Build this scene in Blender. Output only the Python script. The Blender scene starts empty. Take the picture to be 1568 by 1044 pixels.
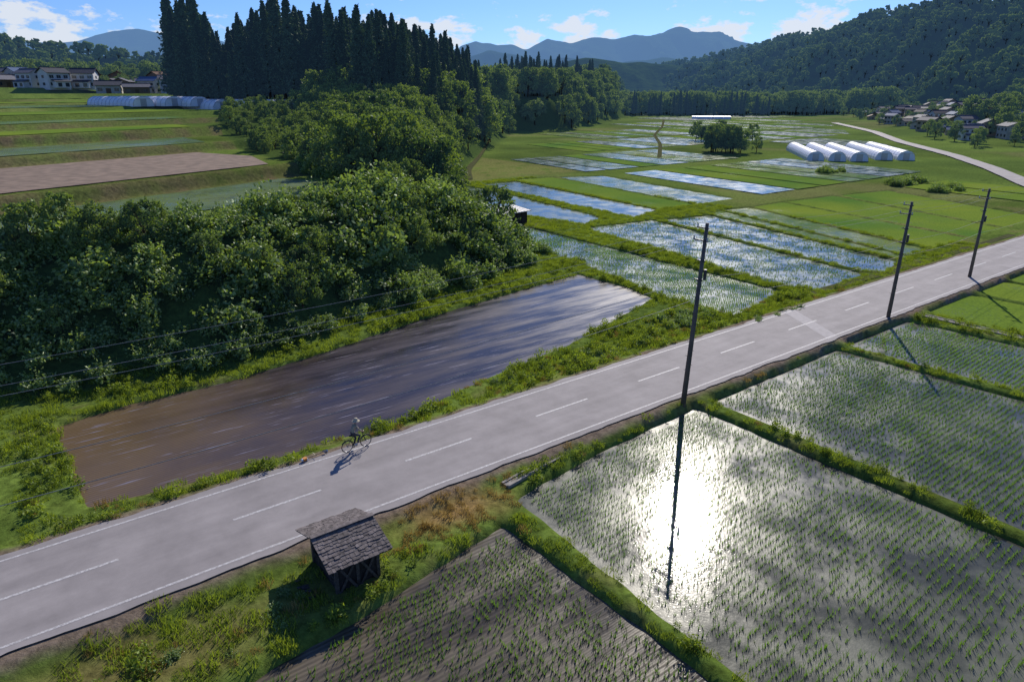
import bpy, math, random
import numpy as np
from mathutils import Vector, Matrix
random.seed(7); R=np.random.RandomState(11)
C=bpy.context.scene.collection
UX,UY=.8006,.5992
def W(s,t,z=0.0): return (-20.6+UX*s-UY*t, 22.9+UY*s+UX*t, z)
def st(X,Y):
    dx=np.asarray(X)+20.6; dy=np.asarray(Y)-22.9
    return dx*UX+dy*UY, -dx*UY+dy*UX
ROADANG=math.atan2(UY,UX)

# ------------------------------------------------------------- materials
def newmat(name):
    m=bpy.data.materials.new(name); m.use_nodes=True; nt=m.node_tree
    for n in list(nt.nodes): nt.nodes.remove(n)
    o=nt.nodes.new('ShaderNodeOutputMaterial'); return m,nt,o
def N(nt,t,**k):
    n=nt.nodes.new(t)
    for a,b in k.items():
        if a in ('blend_type','operation','data_type','attribute_name','wave_type','feature','noise_dimensions','bands_direction','clamp'): setattr(n,a,b)
        else: n.inputs[a].default_value=b
    return n
def L(nt,a,b): nt.links.new(a,b)
def ramp(nt,fac,stops):
    r=nt.nodes.new('ShaderNodeValToRGB'); e=r.color_ramp.elements
    while len(e)<len(stops): e.new(.5)
    for i,(p,c) in enumerate(stops):
        e[i].position=p; e[i].color=(c[0],c[1],c[2],1) if hasattr(c,'__len__') else (c,c,c,1)
    if fac is not None: L(nt,fac,r.inputs[0])
    return r
def mapping(nt,rot=0.,scale=(1,1,1)):
    g=nt.nodes.new('ShaderNodeNewGeometry'); m=nt.nodes.new('ShaderNodeMapping')
    m.vector_type='TEXTURE'; m.inputs['Rotation'].default_value=(0,0,rot)
    m.inputs['Scale'].default_value=(1/scale[0],1/scale[1],1/scale[2])
    L(nt,g.outputs['Position'],m.inputs['Vector']); return m.outputs[0]
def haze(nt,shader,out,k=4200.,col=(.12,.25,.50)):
    """painted aerial haze: bluish glow mixed into the material by distance from the world origin"""
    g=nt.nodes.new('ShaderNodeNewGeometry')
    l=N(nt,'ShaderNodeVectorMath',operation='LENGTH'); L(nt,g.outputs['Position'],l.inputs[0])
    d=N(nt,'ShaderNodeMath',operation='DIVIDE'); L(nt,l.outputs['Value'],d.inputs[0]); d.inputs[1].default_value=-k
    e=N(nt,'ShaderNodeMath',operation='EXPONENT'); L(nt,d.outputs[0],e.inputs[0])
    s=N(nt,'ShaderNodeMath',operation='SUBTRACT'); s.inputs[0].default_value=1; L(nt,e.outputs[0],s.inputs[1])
    em=N(nt,'ShaderNodeEmission'); em.inputs[0].default_value=(*col,1); em.inputs[1].default_value=1.  # emission stands in for light scattered by the air
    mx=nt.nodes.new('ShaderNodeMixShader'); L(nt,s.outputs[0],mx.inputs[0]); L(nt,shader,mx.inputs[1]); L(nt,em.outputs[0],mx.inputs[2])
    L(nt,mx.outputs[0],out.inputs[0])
def simple(name,col,rough=.8,var=.25,scale=6.,metal=0.,spec=.3,bump=0.):
    m,nt,o=newmat(name); p=N(nt,'ShaderNodeBsdfPrincipled'); p.inputs['Roughness'].default_value=rough
    p.inputs['Metallic'].default_value=metal; p.inputs['Specular IOR Level'].default_value=spec
    n=N(nt,'ShaderNodeTexNoise'); n.inputs['Scale'].default_value=scale; n.inputs['Detail'].default_value=5
    tc=nt.nodes.new('ShaderNodeTexCoord'); L(nt,tc.outputs['Object'],n.inputs['Vector'])
    a=tuple(max(0,c*(1-var)) for c in col); b=tuple(min(1,c*(1+var)) for c in col)
    r=ramp(nt,n.outputs[0],[(.3,a),(.7,b)]); L(nt,r.outputs[0],p.inputs['Base Color'])
    if bump>0:
        bp=N(nt,'ShaderNodeBump'); bp.inputs['Strength'].default_value=bump; L(nt,n.outputs[0],bp.inputs['Height']); L(nt,bp.outputs[0],p.inputs['Normal'])
    L(nt,p.outputs[0],o.inputs[0]); return m
def foliage(name,ca,cb,trans=.35,tcol=(1.6,1.5,.5),gloss=.04,k=None,seedscale=.25,grough=.55):
    m,nt,o=newmat(name)
    oi=nt.nodes.new('ShaderNodeObjectInfo'); g=nt.nodes.new('ShaderNodeNewGeometry')
    n=N(nt,'ShaderNodeTexNoise'); n.inputs['Scale'].default_value=seedscale; n.inputs['Detail'].default_value=3
    L(nt,g.outputs['Position'],n.inputs['Vector'])
    a1=N(nt,'ShaderNodeMath',operation='MULTIPLY_ADD'); L(nt,oi.outputs['Random'],a1.inputs[0]); a1.inputs[1].default_value=.5; L(nt,n.outputs[0],a1.inputs[2])
    a2=N(nt,'ShaderNodeMath',operation='MULTIPLY_ADD'); L(nt,g.outputs['Random Per Island'],a2.inputs[0]); a2.inputs[1].default_value=.35; L(nt,a1.outputs[0],a2.inputs[2])
    r=ramp(nt,a2.outputs[0],[(.5,ca),(1.,cb)])
    d=N(nt,'ShaderNodeBsdfDiffuse'); L(nt,r.outputs[0],d.inputs[0])
    t=N(nt,'ShaderNodeBsdfTranslucent')
    mc=N(nt,'ShaderNodeMix',data_type='RGBA',blend_type='MULTIPLY'); mc.inputs[0].default_value=1
    L(nt,r.outputs[0],mc.inputs[6]); mc.inputs[7].default_value=(*tcol,1); L(nt,mc.outputs[2],t.inputs[0])
    m1=nt.nodes.new('ShaderNodeMixShader'); m1.inputs[0].default_value=trans; L(nt,d.outputs[0],m1.inputs[1]); L(nt,t.outputs[0],m1.inputs[2])
    gl=N(nt,'ShaderNodeBsdfGlossy'); gl.inputs['Roughness'].default_value=grough; gl.inputs[0].default_value=(.8,.85,.8,1)
    m2=nt.nodes.new('ShaderNodeMixShader'); m2.inputs[0].default_value=gloss; L(nt,m1.outputs[0],m2.inputs[1]); L(nt,gl.outputs[0],m2.inputs[2])
    if k: haze(nt,m2.outputs[0],o,k)
    else: L(nt,m2.outputs[0],o.inputs[0])
    return m
M={}
M['grass']=foliage('grass_blades',(.070,.115,.016),(.22,.29,.045),.42,(1.5,1.45,.5),.02,seedscale=.6)
M['dry']=foliage('dry_grass',(.18,.115,.035),(.34,.25,.09),.35,(1.2,1.1,.7),.02)
M['rice']=foliage('rice_seedling',(.06,.13,.02),(.13,.23,.04),.5,(1.4,1.5,.5),.04,seedscale=1.)
M['shrub']=foliage('shrub_leaves',(.038,.082,.020),(.235,.325,.10),.34,(1.5,1.5,.5),.06,seedscale=.20)
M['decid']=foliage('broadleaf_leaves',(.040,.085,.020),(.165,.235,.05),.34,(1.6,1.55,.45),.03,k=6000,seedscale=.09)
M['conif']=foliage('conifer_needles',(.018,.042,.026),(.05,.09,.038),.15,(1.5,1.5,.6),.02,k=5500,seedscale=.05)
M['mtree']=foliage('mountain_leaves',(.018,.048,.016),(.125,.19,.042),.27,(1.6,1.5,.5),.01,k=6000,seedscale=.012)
M['bark']=simple('bark',(.07,.05,.035),.95,.4,8)

def mk_water(name,mud,rough=.1,bump=.3,bscale=9.,stretch=(1,1,1),frac=0.,gcol=(.15,.25,.035),rot=ROADANG,rows=3.2,k=None,patch=None,gcol2=None,broad=.35,brough=.4,painted_glint=None,furrow=0.,along=None,spec=.5):
    m,nt,o=newmat(name); p=N(nt,'ShaderNodeBsdfPrincipled'); pb=N(nt,'ShaderNodeBsdfPrincipled')
    vec=mapping(nt,rot,stretch); vec0=mapping(nt,rot)
    n1=N(nt,'ShaderNodeTexNoise'); n1.inputs['Scale'].default_value=bscale; n1.inputs['Detail'].default_value=3; L(nt,vec,n1.inputs['Vector'])
    n2=N(nt,'ShaderNodeTexNoise'); n2.inputs['Scale'].default_value=.35; n2.inputs['Detail'].default_value=6; n2.inputs['Roughness'].default_value=.65; L(nt,vec,n2.inputs['Vector'])
    a=tuple(c*.6 for c in mud); b=patch or tuple(c*1.6 for c in mud)
    r=ramp(nt,n2.outputs[0],[(.38,a),(.68,b)]); bc=r.outputs[0]; hgt_=n1.outputs[0]
    if along:   # silt colour changes along the field: (x0,x1,colour at the near end)
        sx=nt.nodes.new('ShaderNodeSeparateXYZ'); L(nt,vec0,sx.inputs[0])
        nn_=N(nt,'ShaderNodeTexNoise'); nn_.inputs['Scale'].default_value=.25; nn_.inputs['Detail'].default_value=5; L(nt,vec0,nn_.inputs['Vector'])
        sa_=N(nt,'ShaderNodeMath',operation='MULTIPLY_ADD'); L(nt,nn_.outputs[0],sa_.inputs[0]); sa_.inputs[1].default_value=16.; L(nt,sx.outputs[0],sa_.inputs[2])
        ma=N(nt,'ShaderNodeMapRange'); ma.inputs[1].default_value=along[0]+8; ma.inputs[2].default_value=along[1]+8; ma.inputs[3].default_value=1; ma.inputs[4].default_value=0; L(nt,sa_.outputs[0],ma.inputs[0])
        mxa=N(nt,'ShaderNodeMix',data_type='RGBA',blend_type='MIX'); L(nt,ma.outputs[0],mxa.inputs[0]); L(nt,bc,mxa.inputs[6]); mxa.inputs[7].default_value=(*along[2],1); bc=mxa.outputs[2]
    if painted_glint:  # water glints painted into the mud colour as thin lighter streaks
        sv=mapping(nt,rot,(.22,3.2,1)); ns_=N(nt,'ShaderNodeTexNoise'); ns_.inputs['Scale'].default_value=1.4; ns_.inputs['Detail'].default_value=5; ns_.inputs['Roughness'].default_value=.7; L(nt,sv,ns_.inputs['Vector'])
        sr=ramp(nt,ns_.outputs[0],[(.60,0.),(.66,1.)]); mxs=N(nt,'ShaderNodeMix',data_type='RGBA',blend_type='MIX'); L(nt,sr.outputs[0],mxs.inputs[0]); L(nt,bc,mxs.inputs[6]); mxs.inputs[7].default_value=(*painted_glint,1); bc=mxs.outputs[2]
    if furrow>0:
        w0=N(nt,'ShaderNodeTexWave',wave_type='BANDS',bands_direction='Y'); w0.inputs['Scale'].default_value=rows/2; w0.inputs['Distortion'].default_value=1.2; w0.inputs['Detail'].default_value=2; L(nt,vec0,w0.inputs['Vector'])
        ad=N(nt,'ShaderNodeMath',operation='MULTIPLY_ADD'); L(nt,w0.outputs[1],ad.inputs[0]); ad.inputs[1].default_value=furrow; L(nt,n1.outputs[0],ad.inputs[2]); hgt_=ad.outputs[0]
        fr_=ramp(nt,w0.outputs[1],[(.2,.8),(.8,1.2)]); mf=N(nt,'ShaderNodeMix',data_type='RGBA',blend_type='MULTIPLY'); mf.inputs[0].default_value=1; L(nt,bc,mf.inputs[6]); L(nt,fr_.outputs[0],mf.inputs[7]); bc=mf.outputs[2]
    rr=N(nt,'ShaderNodeMapRange'); rr.inputs[1].default_value=.35; rr.inputs[2].default_value=.7; rr.inputs[3].default_value=rough*.7; rr.inputs[4].default_value=rough*1.7
    L(nt,n2.outputs[0],rr.inputs[0]); L(nt,rr.outputs[0],p.inputs['Roughness']); pb.inputs['Roughness'].default_value=brough
    bp=N(nt,'ShaderNodeBump'); bp.inputs['Strength'].default_value=bump; bp.inputs['Distance'].default_value=.012
    L(nt,hgt_,bp.inputs['Height'])
    for q in(p,pb):
        q.inputs['IOR'].default_value=1.33; q.inputs['Specular IOR Level'].default_value=spec; L(nt,bp.outputs[0],q.inputs['Normal']); L(nt,bc,q.inputs['Base Color'])
    mb_=nt.nodes.new('ShaderNodeMixShader'); L(nt,p.outputs[0],mb_.inputs[1]); L(nt,pb.outputs[0],mb_.inputs[2])
    mr0=N(nt,'ShaderNodeMapRange'); mr0.inputs[1].default_value=.42; mr0.inputs[2].default_value=.62; mr0.inputs[3].default_value=max(0,broad-.25); mr0.inputs[4].default_value=min(1,broad+.35); L(nt,n2.outputs[0],mr0.inputs[0]); L(nt,mr0.outputs[0],mb_.inputs[0])
    sh=mb_.outputs[0]
    if frac>0:
        w=N(nt,'ShaderNodeTexWave',wave_type='BANDS',bands_direction='X'); w.inputs['Scale'].default_value=rows/2; w.inputs['Distortion'].default_value=.6; w.inputs['Detail'].default_value=1; L(nt,vec0,w.inputs['Vector'])
        n3=N(nt,'ShaderNodeTexNoise'); n3.inputs['Scale'].default_value=5.; n3.inputs['Detail'].default_value=4; n3.inputs['Roughness'].default_value=.7; L(nt,vec0,n3.inputs['Vector'])
        n4=N(nt,'ShaderNodeTexNoise'); n4.inputs['Scale'].default_value=.12; n4.inputs['Detail'].default_value=3; L(nt,vec0,n4.inputs['Vector'])
        a1=N(nt,'ShaderNodeMath',operation='MULTIPLY_ADD'); L(nt,w.outputs[1],a1.inputs[0]); a1.inputs[1].default_value=.28; L(nt,n3.outputs[0],a1.inputs[2])
        a2=N(nt,'ShaderNodeMath',operation='MULTIPLY_ADD'); L(nt,n4.outputs[0],a2.inputs[0]); a2.inputs[1].default_value=.55; L(nt,a1.outputs[0],a2.inputs[2])
        th=.92+.34*(.5-frac)*2
        mr=N(nt,'ShaderNodeMapRange'); mr.inputs[1].default_value=th-.06; mr.inputs[2].default_value=th+.06; L(nt,a2.outputs[0],mr.inputs[0])
        d=N(nt,'ShaderNodeBsdfDiffuse'); g2=gcol2 or tuple(c*.55 for c in gcol)
        n5=N(nt,'ShaderNodeTexNoise'); n5.inputs['Scale'].default_value=.045; n5.inputs['Detail'].default_value=3; L(nt,vec0,n5.inputs['Vector'])
        rg=ramp(nt,n3.outputs[0],[(.35,g2),(.65,gcol)]); r5=ramp(nt,n5.outputs[0],[(.35,(.65,.80,.95)),(.65,(1.3,1.1,1.0))])
        m5=N(nt,'ShaderNodeMix',data_type='RGBA',blend_type='MULTIPLY'); m5.inputs[0].default_value=1; L(nt,rg.outputs[0],m5.inputs[6]); L(nt,r5.outputs[0],m5.inputs[7]); L(nt,m5.outputs[2],d.inputs[0])
        mx=nt.nodes.new('ShaderNodeMixShader'); L(nt,mr.outputs[0],mx.inputs[0]); L(nt,sh,mx.inputs[1]); L(nt,d.outputs[0],mx.inputs[2]); sh=mx.outputs[0]
    if k: haze(nt,sh,o,k)
    else: L(nt,sh,o.inputs[0])
    return m
M['w_glare']=mk_water('paddy_water_bright',(.078,.082,.06),.09,.30,11.,broad=.40,brough=.40)
M['w_mud']=mk_water('paddy_water_muddy',(.075,.062,.045),.12,.5,6.,(.5,1.6,1),patch=(.13,.108,.075),furrow=1.4,broad=.42,brough=.42)
M['w_pale']=mk_water('paddy_water_pale',(.08,.11,.09),.11,.16,9.,frac=.22,gcol=(.12,.20,.07),broad=.08)
M['w_dark']=mk_water('paddy_dark_mud',(.044,.036,.048),.17,.16,3.,(.3,2.2,1),patch=(.068,.052,.058),painted_glint=(.19,.17,.20),furrow=.3,broad=.35,along=(2,15,(.135,.092,.050)))
M['w_g1']=mk_water('paddy_green_sparse',(.08,.10,.07),.12,.16,9.,frac=.46,gcol=(.135,.21,.06),k=9000,broad=.08)
M['w_g2']=mk_water('paddy_green_mid',(.08,.10,.05),.2,.2,9.,frac=.68,gcol=(.15,.23,.045),k=9000,broad=.15)
M['w_g3']=mk_water('paddy_green_dense',(.07,.09,.04),.3,.3,9.,frac=.97,gcol=(.17,.262,.036),k=9000,gcol2=(.105,.17,.024))
M['w_up']=mk_water('paddy_upper',(.085,.12,.08),.2,.3,9.,frac=.6,gcol=(.15,.215,.07))
M['soil']=simple('ploughed_soil',(.20,.145,.105),.95,.3,.8,bump=.5)

# ------------------------------------------------------------- mesh helpers
def mesh_arrays(name,V,F,mats=(),midx=None,smooth=False):
    V=np.asarray(V,dtype=np.float32); F=np.asarray(F,dtype=np.int32)
    me=bpy.data.meshes.new(name); n,k=F.shape
    me.vertices.add(len(V)); me.vertices.foreach_set('co',V.ravel())
    me.loops.add(n*k); me.loops.foreach_set('vertex_index',F.ravel())
    me.polygons.add(n); me.polygons.foreach_set('loop_start',np.arange(n,dtype=np.int32)*k)
    try: me.polygons.foreach_set('loop_total',np.full(n,k,dtype=np.int32))
    except Exception: pass
    for m in mats: me.materials.append(m)
    if midx is not None: me.polygons.foreach_set('material_index',np.asarray(midx,dtype=np.int32))
    me.polygons.foreach_set('use_smooth',np.full(n,smooth,dtype=bool))
    me.update(calc_edges=True); me.validate(); return me
def obj(name,me,parent=None,link=True):
    o=bpy.data.objects.new(name,me)
    if link: C.objects.link(o)
    if parent: o.parent=parent
    return o
def empty(name,loc=(0,0,0),rz=0.):
    o=bpy.data.objects.new(name,None); C.objects.link(o); o.location=loc; o.rotation_euler=(0,0,rz); o.empty_display_size=.2; return o
class MB:
    """accumulates faces for one mesh"""
    def __init__(s): s.v=[];s.f=[];s.m=[]
    def add(s,v,f,mi=0):
        b=len(s.v); s.v+=[tuple(x) for x in v]; s.f+=[tuple(i+b for i in q) for q in f]; s.m+=[mi]*len(f)
    def box(s,c,d,mi=0,rot=None):
        hx,hy,hz=d[0]/2,d[1]/2,d[2]/2
        v=[Vector((x,y,z)) for z in(-hz,hz) for x,y in((-hx,-hy),(hx,-hy),(hx,hy),(-hx,hy))]
        if rot is not None: v=[rot@a for a in v]
        v=[a+Vector(c) for a in v]
        s.add(v,[(0,3,2,1),(4,5,6,7),(0,1,5,4),(1,2,6,5),(2,3,7,6),(3,0,4,7)],mi)
    def tube(s,a,b,r0,r1=None,n=8,mi=0,cap=True):
        r1=r0 if r1 is None else r1; a=Vector(a);b=Vector(b); d=(b-a).normalized()
        u=d.orthogonal().normalized(); w=d.cross(u)
        v=[a+(u*math.cos(2*math.pi*i/n)+w*math.sin(2*math.pi*i/n))*r0 for i in range(n)]+[b+(u*math.cos(2*math.pi*i/n)+w*math.sin(2*math.pi*i/n))*r1 for i in range(n)]
        f=[(i,(i+1)%n,n+(i+1)%n,n+i) for i in range(n)]
        if cap: f+=[tuple(range(n-1,-1,-1)),tuple(range(n,2*n))]
        s.add(v,f,mi)
    def torus(s,c,R_,r,axis='y',n=28,k=6,mi=0):
        v=[];f=[]
        for i in range(n):
            a=2*math.pi*i/n
            for j in range(k):
                b=2*math.pi*j/k; rr=R_+r*math.cos(b); v.append((c[0]+rr*math.cos(a),c[1]+r*math.sin(b),c[2]+rr*math.sin(a)))
        for i in range(n):
            for j in range(k):
                f.append((i*k+j,((i+1)%n)*k+j,((i+1)%n)*k+(j+1)%k,i*k+(j+1)%k))
        s.add(v,f,mi)
    def ellipsoid(s,c,r,n=12,k=8,mi=0,rot=None):
        v=[];f=[]
        for j in range(k+1):
            ph=math.pi*j/k
            for i in range(n):
                a=2*math.pi*i/n; q=Vector((r[0]*math.sin(ph)*math.cos(a),r[1]*math.sin(ph)*math.sin(a),r[2]*math.cos(ph)))
                if rot is not None: q=rot@q
                v.append(q+Vector(c))
        for j in range(k):
            for i in range(n): f.append((j*n+i,(j+1)*n+i,(j+1)*n+(i+1)%n,j*n+(i+1)%n))
        s.add(v,f,mi)
    def mesh(s,name,mats,smooth=False):
        me=bpy.data.meshes.new(name); me.from_pydata(s.v,[],s.f)
        for m in mats: me.materials.append(m)
        me.polygons.foreach_set('material_index',s.m); me.polygons.foreach_set('use_smooth',[smooth]*len(s.f)); me.update(); return me
def leaves(centers,size,norm=None,nb=.6,asp=.6,rng=R):
    """rhombic leaf quads at centers. size scalar/array, norm bias (n,3)"""
    n=len(centers); d=rng.normal(size=(n,3)); d/=np.linalg.norm(d,axis=1)[:,None]
    if norm is not None: d=d*(1-nb)+norm*nb; d/=np.linalg.norm(d,axis=1)[:,None]+1e-9
    a=np.cross(d,rng.normal(size=(n,3))); a/=np.linalg.norm(a,axis=1)[:,None]+1e-9; b=np.cross(d,a)
    s=(np.ones(n)*size*(.7+.6*rng.rand(n)))[:,None]
    V=np.stack([centers-a*s,centers-b*s*asp,centers+a*s,centers+b*s*asp],1).reshape(-1,3)
    return V,np.arange(4*n).reshape(n,4)
def merge(parts):
    Vs=[];Fs=[];Ms=[];b=0
    for V,F,mi in parts:
        Vs.append(V);Fs.append(np.asarray(F)+b);Ms.append(np.full(len(F),mi));b+=len(V)
    return np.concatenate(Vs),np.concatenate(Fs),np.concatenate(Ms)
def tubeq(a,b,r0,r1,n=6):
    a=np.array(a,float);b=np.array(b,float);d=b-a;d/=np.linalg.norm(d);u=np.cross(d,[.3,.9,.1]);u/=np.linalg.norm(u);w=np.cross(d,u)
    an=np.arange(n)*2*math.pi/n; ring=np.cos(an)[:,None]*u+np.sin(an)[:,None]*w
    V=np.concatenate([a+ring*r0,b+ring*r1]); F=np.array([(i,(i+1)%n,n+(i+1)%n,n+i) for i in range(n)]); return V,F
protos={}
def proto(kind,me):
    o=bpy.data.objects.new(me.name,me); protos.setdefault(kind,[]).append(o)
def mk_shrub(i):
    rng=np.random.RandomState(100+i); nl=8; cs=[];ns=[]
    for l in range(nl):
        a=rng.rand()*6.28; rr=rng.rand()**.5*.72; c=np.array([rr*math.cos(a),rr*math.sin(a),.15+.6*rng.rand()*(1-rr)]); rad=.18+.26*rng.rand()
        n=135; d=rng.normal(size=(n,3)); d[:,2]=np.abs(d[:,2])*1.1-.2; d/=np.linalg.norm(d,axis=1)[:,None]
        cs.append(c+d*rad*(.5+.75*rng.rand(n))[:,None]*np.array([1.,1.,.85+.5*rng.rand()])); ns.append(d)
    for l in range(20):   # shoots sticking out of the mass
        d=rng.normal(size=3); d[2]=abs(d[2])+.8; d/=np.linalg.norm(d); tt=np.linspace(.4,1.1+.4*rng.rand(),13)
        cs.append(d[None]*tt[:,None]*np.array([.85,.85,.95])+rng.normal(size=(13,3))*.035); ns.append(np.tile([0,0,1.],(13,1)))
    c=np.concatenate(cs); nn=np.concatenate(ns)
    V,F=leaves(c,.076,nn,.36,.6,rng)
    proto('shrub',mesh_arrays('shrub_form_%d'%i,V,F,[M['shrub']]))
for i in range(7): mk_shrub(i)
def mk_decid(kind,i,mat,nc=34,per=75,ls=.3,H=9.,matb=None):
    rng=np.random.RandomState(200+i*7+len(kind)); parts=[]
    V,F=tubeq((0,0,-.5),(.1,.05,H*.45),.24,.13); parts.append((V,F,1)); cs=[];ns=[]
    for l in range(nc):
        a=rng.rand()*6.28; zf=rng.rand(); z=H*(.24+.70*zf); prof=math.sin(math.pi*min(1,(.16+.84*(1-zf))**.8)*.62)
        rr=H*.36*prof*(.35+.65*rng.rand()**.5); c=np.array([rr*math.cos(a),rr*math.sin(a),z])
        rad=H*(.055+.075*rng.rand())
        if l<9: 
            V,F=tubeq((.05,0,H*(.2+.2*rng.rand())),c,.09,.03,5); parts.append((V,F,1))
        d=rng.normal(size=(per,3)); d[:,2]=d[:,2]*.8+.25; d/=np.linalg.norm(d,axis=1)[:,None]
        cs.append(c+d*rad*(.4+.85*rng.rand(per))[:,None]); ns.append(d)
    V,F=leaves(np.concatenate(cs),ls,np.concatenate(ns),.40,.65,rng); parts.append((V,F,0))
    V,F,mi=merge(parts); proto(kind,mesh_arrays('%s_form_%d'%(kind,i),V,F,[mat,M['bark']],mi))
for i in range(5): mk_decid('decid',i,M['decid'],36,68,.24)
for i in range(3): mk_decid('mtree',i,M['mtree'],15,24,.78,9.)
def mk_conif(i,kind='conif',mat=None,H=20.,cl=160,per=18,ls=.38):
    rng=np.random.RandomState(300+i); parts=[]; V,F=tubeq((0,0,-1),(0,0,H*.97),.32,.04,7); parts.append((V,F,1)); cs=[];ns=[]
    wid=.125+.055*rng.rand()
    for l in range(cl):
        zf=.14+.86*(l/cl); a=l*2.4+rng.rand(); rmax=H*wid*(1-zf)**.72*(.5+.75*rng.rand())+.12
        c0=np.array([math.cos(a),math.sin(a),0]); 
        n=per; rr=rmax*rng.rand(n)**.6; w=.26*rmax+.08
        p=c0[None]*rr[:,None]+rng.normal(size=(n,3))*np.array([w*.5,w*.5,.26]); p[:,2]+=H*zf-rr*.32+.2
        cs.append(p); nn=np.tile(c0*.6+np.array([0,0,.7]),(n,1)); ns.append(nn)
        if l%9==0:
            V,F=tubeq((0,0,H*zf),(c0[0]*rmax*.8,c0[1]*rmax*.8,H*zf-rmax*.25),.06,.02,4); parts.append((V,F,1))
    V,F=leaves(np.concatenate(cs),ls,np.concatenate(ns),.4,.5,rng); parts.append((V,F,0))
    V,F,mi=merge(parts); proto(kind,mesh_arrays('conifer_form_%d'%i,V,F,[mat or M['conif'],M['bark']],mi))
for i in range(5): mk_conif(i)
def mk_tuft(i,kind='grass',mat=None,nb=60,h=.22,spread=.36,w=.018):
    rng=np.random.RandomState(400+i); V=[];F=[]
    for b in range(nb):
        a=rng.rand()*6.28; r=rng.rand()**.5*spread; x,y=r*math.cos(a),r*math.sin(a); hh=h*(.45+.8*rng.rand())*(1.2-.6*r/spread); la=rng.rand()*6.28; ln=hh*(.2+.6*rng.rand())
        dx,dy=math.cos(la)*ln,math.sin(la)*ln; pa=rng.rand()*6.28; px,py=math.cos(pa)*w,math.sin(pa)*w; k=len(V)
        V+=[(x-px,y-py,-.03),(x+px,y+py,-.03),(x+dx+px*.25,y+dy+py*.25,hh),(x+dx-px*.25,y+dy-py*.25,hh*.99)]
        F+=[(k,k+1,k+2,k+3)]
    proto(kind,mesh_arrays('%s_form_%d'%(kind,i),V,F,[mat or M['grass']]))
for i in range(4): mk_tuft(i)
for i in range(2): mk_tuft(10+i,'dry',M['dry'])
def mk_weed(i):
    rng=np.random.RandomState(500+i); n=110; d=rng.normal(size=(n,3)); d[:,2]=np.abs(d[:,2])*1.3; d/=np.linalg.norm(d,axis=1)[:,None]
    V,F=leaves(d*np.array([.26,.26,.36])*(.4+.7*rng.rand(n))[:,None],.05,d,.4,.45,rng); proto('weed',mesh_arrays('weed_form_%d'%i,V,F,[M['grass']]))
for i in range(3): mk_weed(i)

# geometry-nodes instancer
gtrees={}
def scatter(name,P,scale,kind,rng=R,rx=0.):
    n=len(P); ps=protos[kind]
    me=bpy.data.meshes.new(name); me.vertices.add(n); me.vertices.foreach_set('co',np.asarray(P,dtype=np.float32).ravel())
    rot=np.zeros((n,3),np.float32); rot[:,2]=rng.rand(n)*6.283; rot[:,0]=rng.normal(size=n)*rx; rot[:,1]=rng.normal(size=n)*rx
    a=me.attributes.new('rot','FLOAT_VECTOR','POINT'); a.data.foreach_set('vector',rot.ravel())
    sc=np.asarray(scale,dtype=np.float32); 
    if sc.ndim==1: sc=np.stack([sc,sc,sc],1)
    a=me.attributes.new('scl','FLOAT_VECTOR','POINT'); a.data.foreach_set('vector',sc.ravel())
    a=me.attributes.new('idx','INT','POINT'); a.data.foreach_set('value',rng.randint(0,len(ps),n).astype(np.int32))
    o=obj(name,me)
    if kind not in gtrees:
        col=bpy.data.collections.new(kind+'_forms')
        for p in ps: col.objects.link(p)
        ng=bpy.data.node_groups.new('scatter_'+kind,'GeometryNodeTree')
        ng.interface.new_socket('Geometry',in_out='INPUT',socket_type='NodeSocketGeometry'); ng.interface.new_socket('Geometry',in_out='OUTPUT',socket_type='NodeSocketGeometry')
        gi=ng.nodes.new('NodeGroupInput'); go=ng.nodes.new('NodeGroupOutput'); ci=ng.nodes.new('GeometryNodeCollectionInfo')
        ci.inputs['Collection'].default_value=col; ci.inputs['Separate Children'].default_value=True; ci.inputs['Reset Children'].default_value=True
        ip=ng.nodes.new('GeometryNodeInstanceOnPoints'); ip.inputs['Pick Instance'].default_value=True
        def na(nm,t):
            q=ng.nodes.new('GeometryNodeInputNamedAttribute'); q.data_type=t; q.inputs['Name'].default_value=nm; return [s for s in q.outputs if s.enabled and s.name=='Attribute'][0]
        ng.links.new(gi.outputs[0],ip.inputs['Points']); ng.links.new(ci.outputs[0],ip.inputs['Instance'])
        ng.links.new(na('rot','FLOAT_VECTOR'),ip.inputs['Rotation']); ng.links.new(na('scl','FLOAT_VECTOR'),ip.inputs['Scale']); ng.links.new(na('idx','INT'),ip.inputs['Instance Index'])
        ng.links.new(ip.outputs[0],go.inputs[0]); gtrees[kind]=ng
    md=o.modifiers.new('scatter','NODES'); md.node_group=gtrees[kind]; return o

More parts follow.
